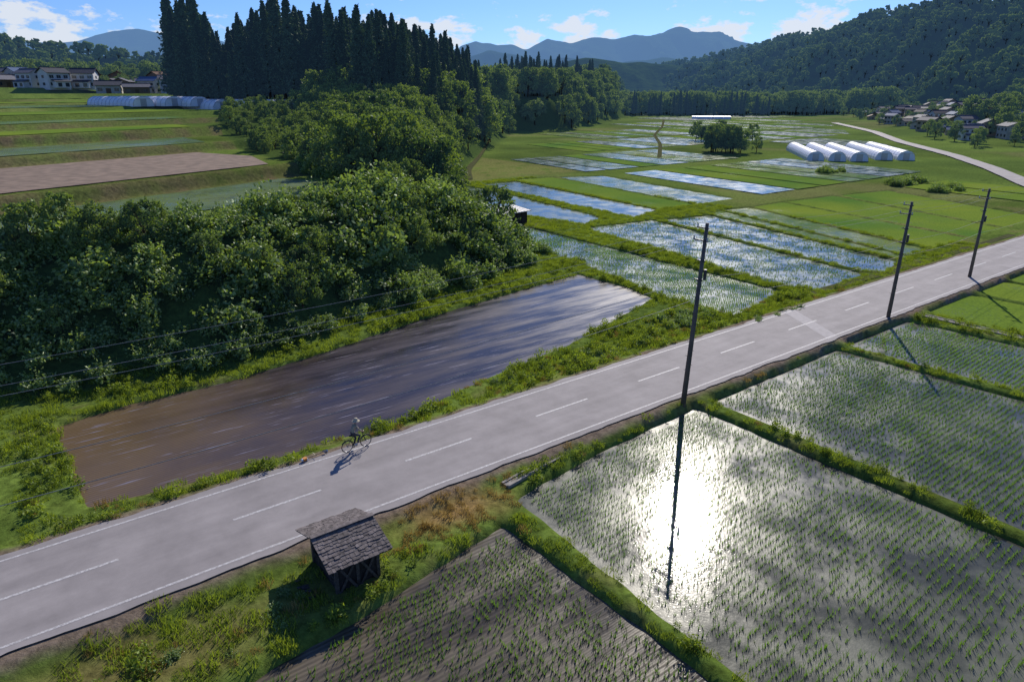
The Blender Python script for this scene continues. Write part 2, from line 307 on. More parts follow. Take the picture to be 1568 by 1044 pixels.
# ------------------------------------------------------------- noise / sdf
def vnoise(x,y,seed=0):
    rg=np.random.RandomState(seed); T=rg.rand(256,256)
    xi=np.floor(x).astype(int); yi=np.floor(y).astype(int); fx=x-xi; fy=y-yi; fx=fx*fx*(3-2*fx); fy=fy*fy*(3-2*fy)
    g=lambda a,b:T[a%256,b%256]
    return (g(xi,yi)*(1-fx)+g(xi+1,yi)*fx)*(1-fy)+(g(xi,yi+1)*(1-fx)+g(xi+1,yi+1)*fx)*fy-.5
def fbm(x,y,sc,seed=0,o=4):
    r=0;a=1.
    for i in range(o): r=r+a*vnoise(x/sc*2**i+17*i,y/sc*2**i+5*i,seed+i); a*=.5
    return r
def sdf(P,x,y):
    """positive inside"""
    P=np.array(P,float); n=len(P); d=np.full(np.shape(x),1e9); ins=np.zeros(np.shape(x),bool)
    for i in range(n):
        a=P[i];b=P[(i+1)%n]; ex,ey=b-a; L2=ex*ex+ey*ey+1e-9
        h=np.clip(((x-a[0])*ex+(y-a[1])*ey)/L2,0,1); d=np.minimum(d,np.hypot(x-a[0]-h*ex,y-a[1]-h*ey))
        c=((a[1]>y)!=(b[1]>y)); xx=a[0]+(y-a[1])*ex/(ey if abs(ey)>1e-12 else 1e-12); ins^=c&(x<xx)
    return np.where(ins,d,-d)
def sm(a,b,x): t=np.clip((x-a)/(b-a),0,1); return t*t*(3-2*t)

# ------------------------------------------------------------- layout (road coordinates s,t in metres)
PAD=[ # name, poly(s,t), water z, material
('dark',[(2.7,13),(3.1,2.4),(7.8,1.8),(13.1,1.8),(16.8,1.7),(19.5,1.7),(24.5,3.4),(34.7,5.3),(49.8,10),(50.7,14.5),(50.3,21.2),(41.7,19.9),(29,17.7),(20,15.3),(12.5,13.8),(6.5,13.9)],-.5,'w_dark'),
('P0',[(18.0,-9.6),(10.1,-11.2),(6.2,-11.7),(-14,-13),(-14,-60),(18.5,-60),(18.4,-18.4)],-.62,'w_mud'),
('P1',[(34.5,-6.9),(26,-7.5),(19.4,-8.4),(19.1,-14),(19.0,-21),(19.0,-60),(35.0,-60),(34.8,-24.5)],-.6,'w_glare'),
('P2',[(35.6,-7.1),(50.9,-6.8),(51.6,-19),(52.0,-60),(35.9,-60),(35.6,-23.9)],-.56,'w_glare'),
('P3',[(51.8,-6.8),(62.2,-6.8),(62.5,-15),(62.8,-60),(52.8,-60),(52.5,-18.6)],-.54,'w_glare'),
('A',[(56.2,44.5),(62.5,45),(61.6,4.6),(51.2,2.2),(50.8,10.2),(53.9,25.4),(53.2,38.8)],-.5,'w_pale'),
('B',[(64.8,2.0),(74.4,3.0),(80.9,38.6),(68.5,39.8),(63.0,5.4)],-.5,'w_pale'),
('C',[(76.6,2.0),(83.0,3.6),(91.2,36),(81.9,37.9),(75.3,3.8)],-.5,'w_pale'),
('G0',[(84.2,3.6),(86.4,4.),(96.0,37.8),(92,36.8)],-.46,'w_g2'),
('G1',[(87.2,4.6),(92.4,4.6),(102.6,37),(96.8,38)],-.46,'w_g2'),
('G2',[(93.3,4.6),(103.8,4.6),(112.3,37),(103.4,37)],-.46,'w_g3'),
('G3',[(104.7,4.6),(115.2,4.6),(127,36),(113.2,37)],-.46,'w_g3'),
('G4',[(116.2,4.6),(130,4.6),(142,33.4),(128,35.6)],-.46,'w_g3'),
('D',[(79.6,89),(80.6,82),(76.4,44.4),(70.0,42),(66.7,64.3)],-.46,'w_pale'),
('E',[(83.8,88),(92.8,88.4),(88.5,44.6),(80,41.4),(81.0,56.1)],-.46,'w_pale'),
('F1',[(94.2,91),(104,89.4),(98,44.2),(89.2,44.6)],-.46,'w_g3'),
('F2',[(104.8,89),(115,84.4),(109,44.6),(98.7,44.2)],-.46,'w_g1'),
('P4a',[(65.3,-6.8),(74.7,-6.8),(74.7,-60),(65.8,-60)],-.46,'w_g3'),
('P4b',[(75.5,-6.8),(82.6,-6.8),(82.6,-60),(75.5,-60)],-.46,'w_g3'),
('P4c',[(83.4,-6.8),(96.3,-6.8),(96.3,-60),(83.4,-60)],-.46,'w_g3'),
('P4d',[(97.2,-6.8),(112,-6.8),(112,-60),(97.2,-60)],-.46,'w_g3'),
]
plateau=[(-900,-260),(-60,22),(-29.3,37.5),(-18.9,43),(-8.2,57.2),(4.5,75.5),(-1,91),(-7,113),(-12.6,142),(-10,190),(0,330),(30,358),(88,549),(88,2600),(-2600,2600),(-2600,-260)]
fieldreg=[(-60,30),(2.4,33.8),(9,35.3),(20,37.6),(28,39.4),(36.4,43.5),(37,55),(36.4,76),(38,100),(44,130),(60,180),(75,260),(75,700),(-700,700),(-700,0)]
QS=[(46,1.4),(78,1.2),(98,1.6),(116,1.),(134,1.),(165,.8),(200,.6),(235,.9),(262,1.5),(300,2.2),(345,1.3),(420,2)]
def height(X,Y,fine=True):
    s,t=st(X,Y)
    d=sdf(plateau,X,Y)
    z=np.full(np.shape(X),-.32)+fbm(X,Y,3.,3,3)*.08
    q=t-.45*np.clip(s,0,45)
    step=np.zeros(np.shape(X))
    for q0,dz in QS: step=step+dz*sm(q0,q0+1.6+q0*.006,q)
    edge=sm(0,14,d)
    z=z+edge*(7.3+step)
    bank=np.clip(edge*(1-edge)*4,0,1)
    z=z+bank*fbm(X,Y,9.,9,3)*1.2
    z=z+sm(150,520,s+.0*t)*sm(60,-160,t-.62*(s-166))*14
    if fine:
        rd=np.maximum(t-.35,-(t+6.75))
        z=np.where(d<0,np.maximum(z,-.06-.30*np.clip(rd,0,9)),z)
        z=np.where(rd<0,-.06,z)
        for nm,P,wz,mt in PAD:
            a=np.array(P); m=(s>a[:,0].min()-1)&(s<a[:,0].max()+1)&(t>a[:,1].min()-1)&(t<a[:,1].max()+1)
            if m.any():
                dd=sdf(P,s[m],t[m])+fbm(s[m],t[m],1.2,21,2)*.16
                k=sm(-.1,.5,dd); z[m]=z[m]*(1-k)+(wz-.35)*k
    return z
def axis(segs):
    out=[]
    for a,b,d in segs: out.append(np.arange(a,b,d))
    return np.concatenate(out)
sa=axis([(-2600,-600,200),(-600,-150,30),(-150,-30,6),(-30,-8,1.),(-8,66,.3),(66,98,.45),(98,135,.9),(135,260,3.),(260,620,9),(620,1400,40),(1400,4200,400)])
ta=axis([(-2600,-400,200),(-400,-100,25),(-100,-45,4),(-45,-28,.8),(-28,4,.28),(4,46,.42),(46,110,.7),(110,170,1.6),(170,320,3.5),(320,700,10),(700,1400,40),(1400,4200,400)])
S,T=np.meshgrid(sa,ta,indexing='ij'); X=-20.6+UX*S-UY*T; Y=22.9+UY*S+UX*T
Z=height(X,Y)
ns,nt_=S.shape; idx=np.arange(ns*nt_).reshape(ns,nt_)
F=np.stack([idx[:-1,:-1],idx[1:,:-1],idx[1:,1:],idx[:-1,1:]],-1).reshape(-1,4)
gm=mesh_arrays('ground',np.stack([X,Y,Z],-1).reshape(-1,3),F,[],smooth=True)
g1=np.array([.115,.165,.030]); col=np.ones((ns,nt_,3))*g1
nz=fbm(X,Y,14.,31,4)[...,None]; col=col*(1+.6*nz)
def paint(mask,c): 
    global col
    m=np.clip(mask,0,1)[...,None]; col=col*(1-m)+np.array(c)*m
n2=fbm(X,Y,2.2,41,4); n3_=fbm(X,Y,26.,61,4)
paint(sm(.05,.5,n3_)*.55*(Y>85),(.20,.19,.075))
paint(sm(.05,.5,-n3_)*.45*(Y>85),(.07,.115,.026))
paint(sm(.05,.45,n2)*.55*(np.abs(T+3)<18),(.17,.15,.06))
paint(sm(.0,.4,-n2)*.5*(np.abs(T-3)<26),(.05,.085,.015))
rd=np.maximum(T-.0,-(T+6.45)); paint(sm(.8,.1,rd+n2*.7),(.20,.155,.115))
paint(sm(1.,0,np.hypot((S-16.3)/4.2,(T+8.)/1.7)+n2*.6)*.9,(.30,.19,.08))
paint(sm(1.,.2,np.hypot((S-2)/12,(T+9.5)/2.2)+n2*.6)*.6,(.19,.14,.06))
D=sdf(plateau,X,Y)
paint(sm(0,2,D)*sm(-.5,1,-sdf(fieldreg,S,T)),(.06,.095,.022))
q=T-.45*np.clip(S,0,45); fr=sdf(fieldreg,S,T)
for q0,dz in QS[:4]: paint((fr>0)*sm(q0-1.6,q0-.6,q)*sm(q0+3.4,q0+2.0,q)*(.55+n2)*.8,(.16,.12,.065))
paint((D<-0.5)*(S>70)*(S<118)*sm(92,97,T)*(T<150)*.55*(n2>-.3),(.22,.20,.07))
for nm,P,wz,mt in PAD:
    a=np.array(P); paint(sm(.3,.7,sdf(P,S,T)+n2*.1),(.06,.05,.035))
ca=gm.color_attributes.new('Col','FLOAT_COLOR','POINT'); cc=np.concatenate([col.reshape(-1,3),np.ones((ns*nt_,1))],1).astype(np.float32); ca.data.foreach_set('color',np.clip(cc,0,1).ravel())
m,nt,o=newmat('ground_surface'); p=N(nt,'ShaderNodeBsdfPrincipled'); p.inputs['Roughness'].default_value=1; p.inputs['Specular IOR Level'].default_value=.0
at=N(nt,'ShaderNodeAttribute',attribute_name='Col'); v=mapping(nt)
n1=N(nt,'ShaderNodeTexNoise'); n1.inputs['Scale'].default_value=2.5; n1.inputs['Detail'].default_value=8; n1.inputs['Roughness'].default_value=.75; L(nt,v,n1.inputs['Vector'])
r=ramp(nt,n1.outputs[0],[(.3,.4),(.7,1.5)]); mx=N(nt,'ShaderNodeMix',data_type='RGBA',blend_type='MULTIPLY'); mx.inputs[0].default_value=1; L(nt,at.outputs[0],mx.inputs[6]); L(nt,r.outputs[0],mx.inputs[7]); L(nt,mx.outputs[2],p.inputs['Base Color'])
bp=N(nt,'ShaderNodeBump'); bp.inputs['Strength'].default_value=.8; bp.inputs['Distance'].default_value=.1; L(nt,n1.outputs[0],bp.inputs['Height']); L(nt,bp.outputs[0],p.inputs['Normal'])
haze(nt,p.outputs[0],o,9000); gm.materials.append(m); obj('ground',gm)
def hgt(x,y): return height(np.atleast_1d(np.asarray(x,float)),np.atleast_1d(np.asarray(y,float)))

# ------------------------------------------------------------- paddies
def flat(name,P,z,mat):
    me=bpy.data.meshes.new(name); me.from_pydata([W(s,t,z) for s,t in P],[],[tuple(range(len(P)))]); me.materials.append(mat)
    me.update()
    if me.polygons[0].normal.z<0: me.flip_normals()
    return obj(name,me)
NM={'w_dark':'flooded_mud_paddy'}
for nm,P,wz,mt in PAD: flat(NM.get(mt,'rice_paddy'),P,wz,M[mt])
def qpoly(q0,q1,s0,s1):
    f=lambda q,s:(s,q+.45*min(max(s,0),45))
    ss=np.linspace(s0,s1,7); ss=sorted(set(list(ss)+[0,]+([45] if s1>45 else [])))
    return [f(q0,s) for s in ss]+[f(q1,s) for s in reversed(ss)]
UP=[([(-60,31.5),(0,34.8),(9,36.8),(20,39),(28,40.8),(35,45),(35.5,54),(33,59.2),(14,51),(0,44.8),(-60,44.8)],7.06,'w_up'),
 ([(-60,49.5),(0,49.5),(33,64.2),(35,78),(30,90),(0,76.8),(-60,76.8)],8.48,'soil'),
 (qpoly(80.8,96.5,-60,33),9.66,'w_up'),(qpoly(101,114.6,-60,36),11.26,'w_g3'),(qpoly(119,132.6,-60,40),12.26,'w_g2'),
 (qpoly(137.5,163.4,-80,48),13.26,'w_g3'),(qpoly(169,198,-90,55),14.06,'w_g2'),(qpoly(204,233,-100,55),14.66,'w_g3'),(qpoly(239,260,-110,60),15.56,'w_g3')]
for P,z,mt in UP: flat('upland_field' if mt=='soil' else 'terraced_rice_paddy',P,z,M[mt])
vd=MB(); rows=[(5,33,144,172),(44,84,116,225),(92,128,106,270),(134,172,118,340),(178,222,140,400),(229,275,165,450),(282,335,200,520),(342,400,240,560)]
rg=random.Random(5)
for (t0,t1,s0,s1) in rows:
    s=s0
    while s<s1:
        w=rg.uniform(7,12); cs,ct=s+w/2,(t0+t1)/2
        slim=170+(ct-18)*1.42-6
        ok=min(float(sdf(plateau,np.array([W(a,b)[0]]),np.array([W(a,b)[1]]))[0])*-1 for a in(s,s+w) for b in(t0,t1))>3 and s+w<slim
        if ok and not(180<cs<240 and 60<ct<116 ):
            k=rg.choices([0,1,2,3],[.18,.17,.25,.40])[0]
            dsl=(t1-t0)*.12
            vd.add([W(s+.5,t0,-.18),W(s+w-.5,t0,-.18),W(s+w-.5+dsl,t1,-.18),W(s+.5+dsl,t1,-.18)],[(0,1,2,3)],k)
        s+=w
obj('distant_rice_paddies',vd.mesh('distant_rice_paddies',[mk_water('far_paddy_water',(.08,.11,.09),.11,.16,9.,frac=.28,gcol=(.12,.20,.07),k=9000,broad=.08),M['w_g1'],M['w_g2'],M['w_g3']]))

# seedlings
def seedlings(name,P,z,ds,dt,h,along='s',dens=1.,w=.02,lim=None,nb=5,rng=R,edge=.6):
    a=np.array(P); s0,s1=a[:,0].min(),a[:,0].max(); t0,t1=a[:,1].min(),a[:,1].max()
    if lim: t0=max(t0,lim[0])
    if along=='s': gs,gt=np.meshgrid(np.arange(s0,s1,dt),np.arange(t0,t1,ds))
    else: gs,gt=np.meshgrid(np.arange(s0,s1,ds),np.arange(t0,t1,dt))
    gs=gs.ravel()+rng.normal(size=gs.size)*.018; gt=gt.ravel()+rng.normal(size=gt.size)*.018
    if along=='s': gt=gt+.12*np.sin(gs*.23)
    else: gs=gs+.12*np.sin(gt*.2)
    d=sdf(P,gs,gt); k=(d>edge)&(rng.rand(len(d))<dens*(.85+.9*fbm(gs,gt,4.,77,3)))
    gs,gt=gs[k],gt[k]; x=-20.6+UX*gs-UY*gt; y=22.9+UY*gs+UX*gt
    v_=np.abs(x)<.80*y+4; x,y=x[v_],y[v_]; n=len(x)
    V=[]
    for b in range(nb):
        an=rng.rand(n)*6.28; hh=h*(.6+.6*rng.rand(n)); ox=rng.normal(size=n)*.022; oy=rng.normal(size=n)*.022
        ln=hh*(.2+.45*rng.rand(n)); dx=np.cos(an)*ln; dy=np.sin(an)*ln; wx=np.cos(an+1.57)*w; wy=np.sin(an+1.57)*w
        V.append(np.stack([np.stack([x+ox-wx,y+oy-wy,np.full(n,z-.02)],1),np.stack([x+ox+wx,y+oy+wy,np.full(n,z-.02)],1),np.stack([x+ox+dx+wx*.25,y+oy+dy+wy*.25,z+hh],1),np.stack([x+ox+dx-wx*.25,y+oy+dy-wy*.25,z+hh],1)],1).reshape(-1,3))
    V=np.concatenate(V); F=np.arange(len(V)).reshape(-1,4)
    obj(name,mesh_arrays(name,V,F,[M['rice']]))
PD={n:(P,z) for n,P,z,m_ in PAD}
P0l=[(-14,-13),(6.2,-11.7),(10.1,-11.2),(14.1,-10.4),(14.1,-60),(-14,-60)]; P0r=[(12.9,-10.7),(18.0,-9.6),(18.4,-18.4),(18.5,-60),(12.9,-60)]
seedlings('rice_seedlings',P0l,-.62,.3,.16,.2,'s',1.05,.018,(-34,))
seedlings('rice_seedlings',P0r,-.62,.3,.16,.2,'t',.9,.018,(-34,))
for nm in('P1','P2','P3'): seedlings('rice_seedlings',*PD[nm],.32,.17,.2,'s',1.0,.0145 if nm=='P1' else .017,(-42,))
seedlings('rice_seedlings',*PD['A'],.3,.2,.15,'t',.9,.024)
seedlings('rice_seedlings',*PD['B'],.3,.25,.15,'t',.5,.022)
seedlings('rice_seedlings',*PD['C'],.3,.25,.15,'t',.5,.022)

# ------------------------------------------------------------- road
m,nt,o=newmat('asphalt'); p=N(nt,'ShaderNodeBsdfPrincipled'); v=mapping(nt,ROADANG,(.12,1.2,1)); v0=mapping(nt,ROADANG)
a=N(nt,'ShaderNodeTexNoise'); a.inputs['Scale'].default_value=1.; a.inputs['Detail'].default_value=6; L(nt,v,a.inputs['Vector'])
b=N(nt,'ShaderNodeTexNoise'); b.inputs['Scale'].default_value=60.; b.inputs['Detail'].default_value=3; L(nt,v0,b.inputs['Vector'])
c=N(nt,'ShaderNodeTexNoise'); c.inputs['Scale'].default_value=.5; c.inputs['Detail'].default_value=7; c.inputs['Roughness'].default_value=.7; L(nt,v0,c.inputs['Vector'])
r1=ramp(nt,a.outputs[0],[(.3,(.255,.233,.228)),(.7,(.315,.288,.28))]); r2=ramp(nt,b.outputs[0],[(.3,.85),(.7,1.15)]); r3=ramp(nt,c.outputs[0],[(.35,.84),(.65,1.08)])
m1=N(nt,'ShaderNodeMix',data_type='RGBA',blend_type='MULTIPLY'); m1.inputs[0].default_value=1; L(nt,r1.outputs[0],m1.inputs[6]); L(nt,r2.outputs[0],m1.inputs[7])
m2=N(nt,'ShaderNodeMix',data_type='RGBA',blend_type='MULTIPLY'); m2.inputs[0].default_value=1; L(nt,m1.outputs[2],m2.inputs[6]); L(nt,r3.outputs[0],m2.inputs[7])
L(nt,m2.outputs[2],p.inputs['Base Color']); p.inputs['Roughness'].default_value=.8; p.inputs['Specular IOR Level'].default_value=.3
bp=N(nt,'ShaderNodeBump'); bp.inputs['Strength'].default_value=.3; bp.inputs['Distance'].default_value=.01; L(nt,b.outputs[0],bp.inputs['Height']); L(nt,bp.outputs[0],p.inputs['Normal']); L(nt,p.outputs[0],o.inputs[0]); M['asph']=m
def strip(s0,s1,t0,t1,z,ds=.5,jag=0.,seed=1):
    ss=np.arange(s0,s1+.01,ds); n=len(ss)
    a=t0+jag*fbm(ss,ss*0+seed,1.5,seed,3); b=t1+jag*fbm(ss,ss*0+seed+9,1.5,seed+5,3)
    V=np.concatenate([np.stack([-20.6+UX*ss-UY*tt,22.9+UY*ss+UX*tt,np.full(n,z)],1) for tt in(a,b)])
    F=np.array([(i,i+1,n+i+1,n+i) for i in range(n-1)]); return V,F
V,F=strip(-90,320,-6.45,.0,0.,.4,.3); me=mesh_arrays('road',V,F,[M['asph']]); obj('road',me)
m,nt,o=newmat('road_paint'); p=N(nt,'ShaderNodeBsdfPrincipled'); v=mapping(nt); a=N(nt,'ShaderNodeTexNoise'); a.inputs['Scale'].default_value=9; a.inputs['Detail'].default_value=7; a.inputs['Roughness'].default_value=.8; L(nt,v,a.inputs['Vector'])
r=ramp(nt,a.outputs[0],[(.42,(.31,.29,.285)),(.60,(.60,.585,.57))]); L(nt,r.outputs[0],p.inputs['Base Color']); p.inputs['Roughness'].default_value=.7; L(nt,p.outputs[0],o.inputs[0]); M['paint']=m
parts=[]
for (s0,s1,t0,t1) in [(-90,320,-.55,-.43),(-90,320,-6.05,-5.93)]:
    V,F=strip(s0,s1,t0,t1,.006,.5,.02); parts.append((V,F,0))
s=8.55-8.45*8
while s<250:
    if not(52<s<56): V,F=strip(s-.35,s+3.75,-3.22,-3.08,.006,.5); parts.append((V,F,0))
    s+=8.45
V,F,mi=merge(parts); obj('road_markings',mesh_arrays('road_markings',V,F,[M['paint']]))
pm=simple('patched_asphalt',(.36,.335,.33),.8,.12,3)
mb=MB(); mb.add([W(50.9,-6.2,.004),W(52.2,-6.2,.004),W(55.8,-.2,.004),W(54.4,-.2,.004)],[(0,1,2,3)]); obj('road_patch',mb.mesh('road_patch',[pm]))
conc=simple('concrete',(.27,.25,.22),.9,.3,3,bump=.3)
mb=MB()
def ditch(p0,p1,w=.7,z=-.3):
    a=Vector(W(*p0,z)); b=Vector(W(*p1,z)); d=b-a; ang=math.atan2(d.y,d.x); rt=Matrix.Rotation(ang,3,'Z'); c=(a+b)/2; off=rt@Vector((0,w/2,0))
    mb.box(c+off,(d.length,.12,.3),0,rt); mb.box(c-off,(d.length,.12,.3),0,rt); mb.box(c+Vector((0,0,.05)),(d.length,w-.12,.1),0,rt)
ditch((19.6,-7.65),(23.6,-7.0),.4,-.34); ditch((63.9,-7),(64.3,-58),.6,-.38)
obj('irrigation_ditch',mb.mesh('irrigation_ditch',[conc]))
def ribbon(name,pts,w,mat,dz=.12):
    P=[]
    for i in range(len(pts)-1):
        a=np.array(pts[i],float);b=np.array(pts[i+1],float); n=max(2,int(np.linalg.norm(b-a)/4))
        for j in range(n): P.append(a+(b-a)*j/n)
    P.append(np.array(pts[-1],float)); P=np.array(P)
    for k in range(3): P[1:-1]=(P[:-2]+2*P[1:-1]+P[2:])/4
    tn=np.gradient(P,axis=0); tn/=np.linalg.norm(tn,axis=1)[:,None]; nn=np.stack([-tn[:,1],tn[:,0]],1); n=len(P)
    zc=hgt(P[:,0],P[:,1])+dz
    A=P+nn*w/2;B=P-nn*w/2
    V=np.concatenate([np.column_stack([A,zc]),np.column_stack([B,zc])]); F=np.array([(i,n+i,n+i+1,i+1) for i in range(n-1)])
    obj(name,mesh_arrays(name,V,F,[mat]))
w2=lambda s,t:W(s,t)[:2]
ribbon('village_road',[w2(120,-16),w2(166,16),w2(200,36),w2(232,58),w2(280,96),w2(335,133),w2(420,200)],4.2,M['asph'],.25)
dirt=simple('farm_track_gravel',(.085,.09,.045),1.,.25,2,spec=0)
ribbon('farm_track',[w2(158,106),w2(200,143),w2(240,182),w2(304,234),w2(380,300)],1.3,dirt,.2)
ribbon('farm_track',[w2(86,96),w2(96,112),w2(112,132),w2(150,180)],1.6,dirt,.15)
ribbon('farm_track',[w2(58,1.5),w2(64,2.4),w2(75,1.4),w2(110,1.6)],1.,dirt,.08)

# ------------------------------------------------------------- vegetation
def sample(x0,x1,y0,y1,n,rng=R): return rng.uniform(x0,x1,n),rng.uniform(y0,y1,n)
noshed=lambda x,y:~((x>-8.5)&(y>86)&(y<108))
x,y=sample(-95,8,15,112,4700); d=sdf(plateau,x,y); s,t=st(x,y); f=sdf(fieldreg,s,t)
k=(d>1.2)&(f<-.4)&(d<27)&(np.abs(x)<.85*y)&noshed(x,y); x,y,d,f,s=x[k],y[k],d[k],f[k],s[k]; z=hgt(x,y)
big=(R.rand(len(x))<.07)
sc=(.75+1.05*R.rand(len(x)))*np.clip(.55+d*.10,.6,1.)*np.clip(.40+(-f)*.11,.45,1.)*np.where(s<22,.9,1.05)*np.where(big,1.45,1.)
scatter('bank_shrubs',np.stack([x,y,z-.1],1),np.stack([sc*1.3,sc*1.3,sc*(.7+.9*R.rand(len(sc)))],1),'shrub',rx=.2)
def trees(name,x0,x1,y0,y1,n,kind,lo,hi,cond,zadj=-.3,hf=None):
    x,y=sample(x0,x1,y0,y1,n); d=sdf(plateau,x,y); s,t=st(x,y); f=sdf(fieldreg,s,t); k=cond(x,y,d,s,t,f); x,y=x[k],y[k]
    z=hgt(x,y); sc=lo+(hi-lo)*R.rand(len(x))
    if hf is not None: sc=sc*hf(x,y)
    return scatter(name,np.stack([x,y,z+zadj],1),sc,kind,rx=.03)
trees('bank_saplings',-60,4,35,100,260,'decid',.22,.46,lambda x,y,d,s,t,f:(d>4)&(d<20)&(f<-4)&noshed(x,y)&(y<92))
trees('broadleaf_woodland',-75,6,84,200,900,'decid',.38,.98,lambda x,y,d,s,t,f:(d>3)&(f<-1.5)&noshed(x,y),hf=lambda x,y:np.interp(x/y,[-.5,-.31,-.22],[.42,.5,1.]))
trees('broadleaf_woodland',-60,100,190,580,1300,'decid',.7,1.7,lambda x,y,d,s,t,f:(d>1)&(d<60)&(f<-3),hf=lambda x,y:np.interp(x/y,[-.31,-.22],[.4,1.]))
pr=lambda x,y:np.interp(x/y*235,[-130,-118,-100,-93,-88,-78,-66,-52,-40,-20,0,20],[1.5,1.62,1.55,1.1,1.1,1.55,1.42,1.36,1.28,1.05,.85,.8])
trees('conifer_grove',-120,-10,222,284,480,'conif',.66,1.06,lambda x,y,d,s,t,f:(d>4)&(x/y>-.46),hf=pr)
trees('conifer_grove',-60,0,185,222,90,'conif',.6,1.0,lambda x,y,d,s,t,f:(d>10)&(f<-6)&(x/y>-.24),hf=pr)
trees('conifer_grove',-20,60,300,520,90,'conif',.7,1.1,lambda x,y,d,s,t,f:(d>15)&(d<70))
trees('background_woodland',60,215,570,650,170,'conif',.4,1.0,lambda x,y,d,s,t,f:x>0)
trees('background_woodland',60,330,590,760,800,'decid',1.0,2.2,lambda x,y,d,s,t,f:x>0)
trees('background_woodland',-330,-120,400,470,220,'decid',.8,1.5,lambda x,y,d,s,t,f:x<0)
def clump(name,cs,ct,r,n,kind,lo,hi):
    a=R.rand(n)*6.28; rr=R.rand(n)**.5; s=cs+np.cos(a)*rr*r[0]; t=ct+np.sin(a)*rr*r[1]; x=-20.6+UX*s-UY*t; y=22.9+UY*s+UX*t
    scatter(name,np.stack([x,y,hgt(x,y)-.2],1),lo+(hi-lo)*R.rand(n),kind,rx=.04)
clump('valley_trees',193,106,(8,8),16,'decid',.5,1.0)
clump('valley_trees',232,140,(12,12),14,'decid',.5,.9)
clump('hedge_shrubs',162,57,(5,2.5),14,'shrub',1.0,1.8)
clump('hedge_shrubs',154,36,(8,2.),16,'shrub',1.0,1.8)
clump('hedge_shrubs',150,26,(5,2.),10,'shrub',1.0,1.8)
clump('roadside_bush',53.5,31.5,(1.4,1.4),5,'shrub',1.0,1.4)
clump('roadside_bush',53.9,25.4,(.4,.4),2,'shrub',.6,.8)
clump('verge_bushes',46,4.2,(6,1.6),26,'shrub',.35,.75)
clump('verge_bushes',34,2.6,(8,.9),18,'shrub',.3,.55)
clump('verge_bushes',53,-.2,(4,.5),8,'shrub',.3,.5)
clump('verge_bushes',4,-9.5,(9,1.2),20,'shrub',.25,.45)
x,y=sample(120,420,215,620,640); s,t=st(x,y); k=(t<.70*(s-166)+0)&(x<.75*y); x,y=x[k],y[k]
scatter('village_trees',np.stack([x,y,hgt(x,y)-.3],1),.3+.5*R.rand(len(x)),'decid')
x,y=sample(180,330,240,420,130); k=(x>.64*y)&(x<.8*y); x,y=x[k],y[k]
scatter('village_trees',np.stack([x,y,hgt(x,y)-.3],1),.9+.7*R.rand(len(x)),'decid')
x,y=sample(-330,-130,300,400,200); scatter('village_trees',np.stack([x,y,hgt(x,y)-.3],1),.3+.4*R.rand(len(x)),'decid')
# grass tufts
s=R.uniform(-14,70,36000); t=R.uniform(-34,27,36000); x=-20.6+UX*s-UY*t; y=22.9+UY*s+UX*t
k=(np.maximum(t-.1,-(t+6.55))>0)&(sdf(plateau,x,y)<2.5)&(np.abs(x/y)<.85)
for nm,P,wz,mt in PAD: k&=sdf(P,s,t)<.08
shd=(s>9.9)&(s<12)&(t>-10)&(t<-7.4); k&=~shd
s,t,x,y=s[k],t[k],x[k],y[k]; z=hgt(x,y); nn=fbm(s,t,2.5,55,3); dryp=np.hypot((s-16.3)/4.2,(t+8.)/1.7)<1.0
rdd=np.maximum(t-.0,-(t+6.45)); u=R.rand(len(s)); keep=(u<.62+nn)&(rdd>.3+.35*R.rand(len(s)))
wd=keep&(R.rand(len(s))<.38)&(nn>-.05)&(~dryp); dr=keep&dryp|(keep&(R.rand(len(s))<.14)&(np.abs(t+3)<9)); gr=keep&~wd&~dr
P=np.stack([x,y,z],1); sc=.55+.95*R.rand(len(s))**1.5
wide=(t>-6)|(s<17); sc=sc*np.where(wide,1.,.8)
scatter('verge_grass',P[gr],sc[gr],'grass'); scatter('verge_weeds',P[wd],sc[wd]*1.25,'weed'); scatter('dry_verge_grass',P[dr],sc[dr]*.8,'dry')
s=R.uniform(50,100,12000); t=R.uniform(0,92,12000); x=-20.6+UX*s-UY*t; y=22.9+UY*s+UX*t; k=(sdf(plateau,x,y)<1)&(t>.8)
for nm,P_,wz,mt in PAD: k&=sdf(P_,s,t)<.0
x,y=x[k],y[k]; scatter('bund_grass',np.stack([x,y,hgt(x,y)],1),.8+.6*R.rand(len(x)),'grass')

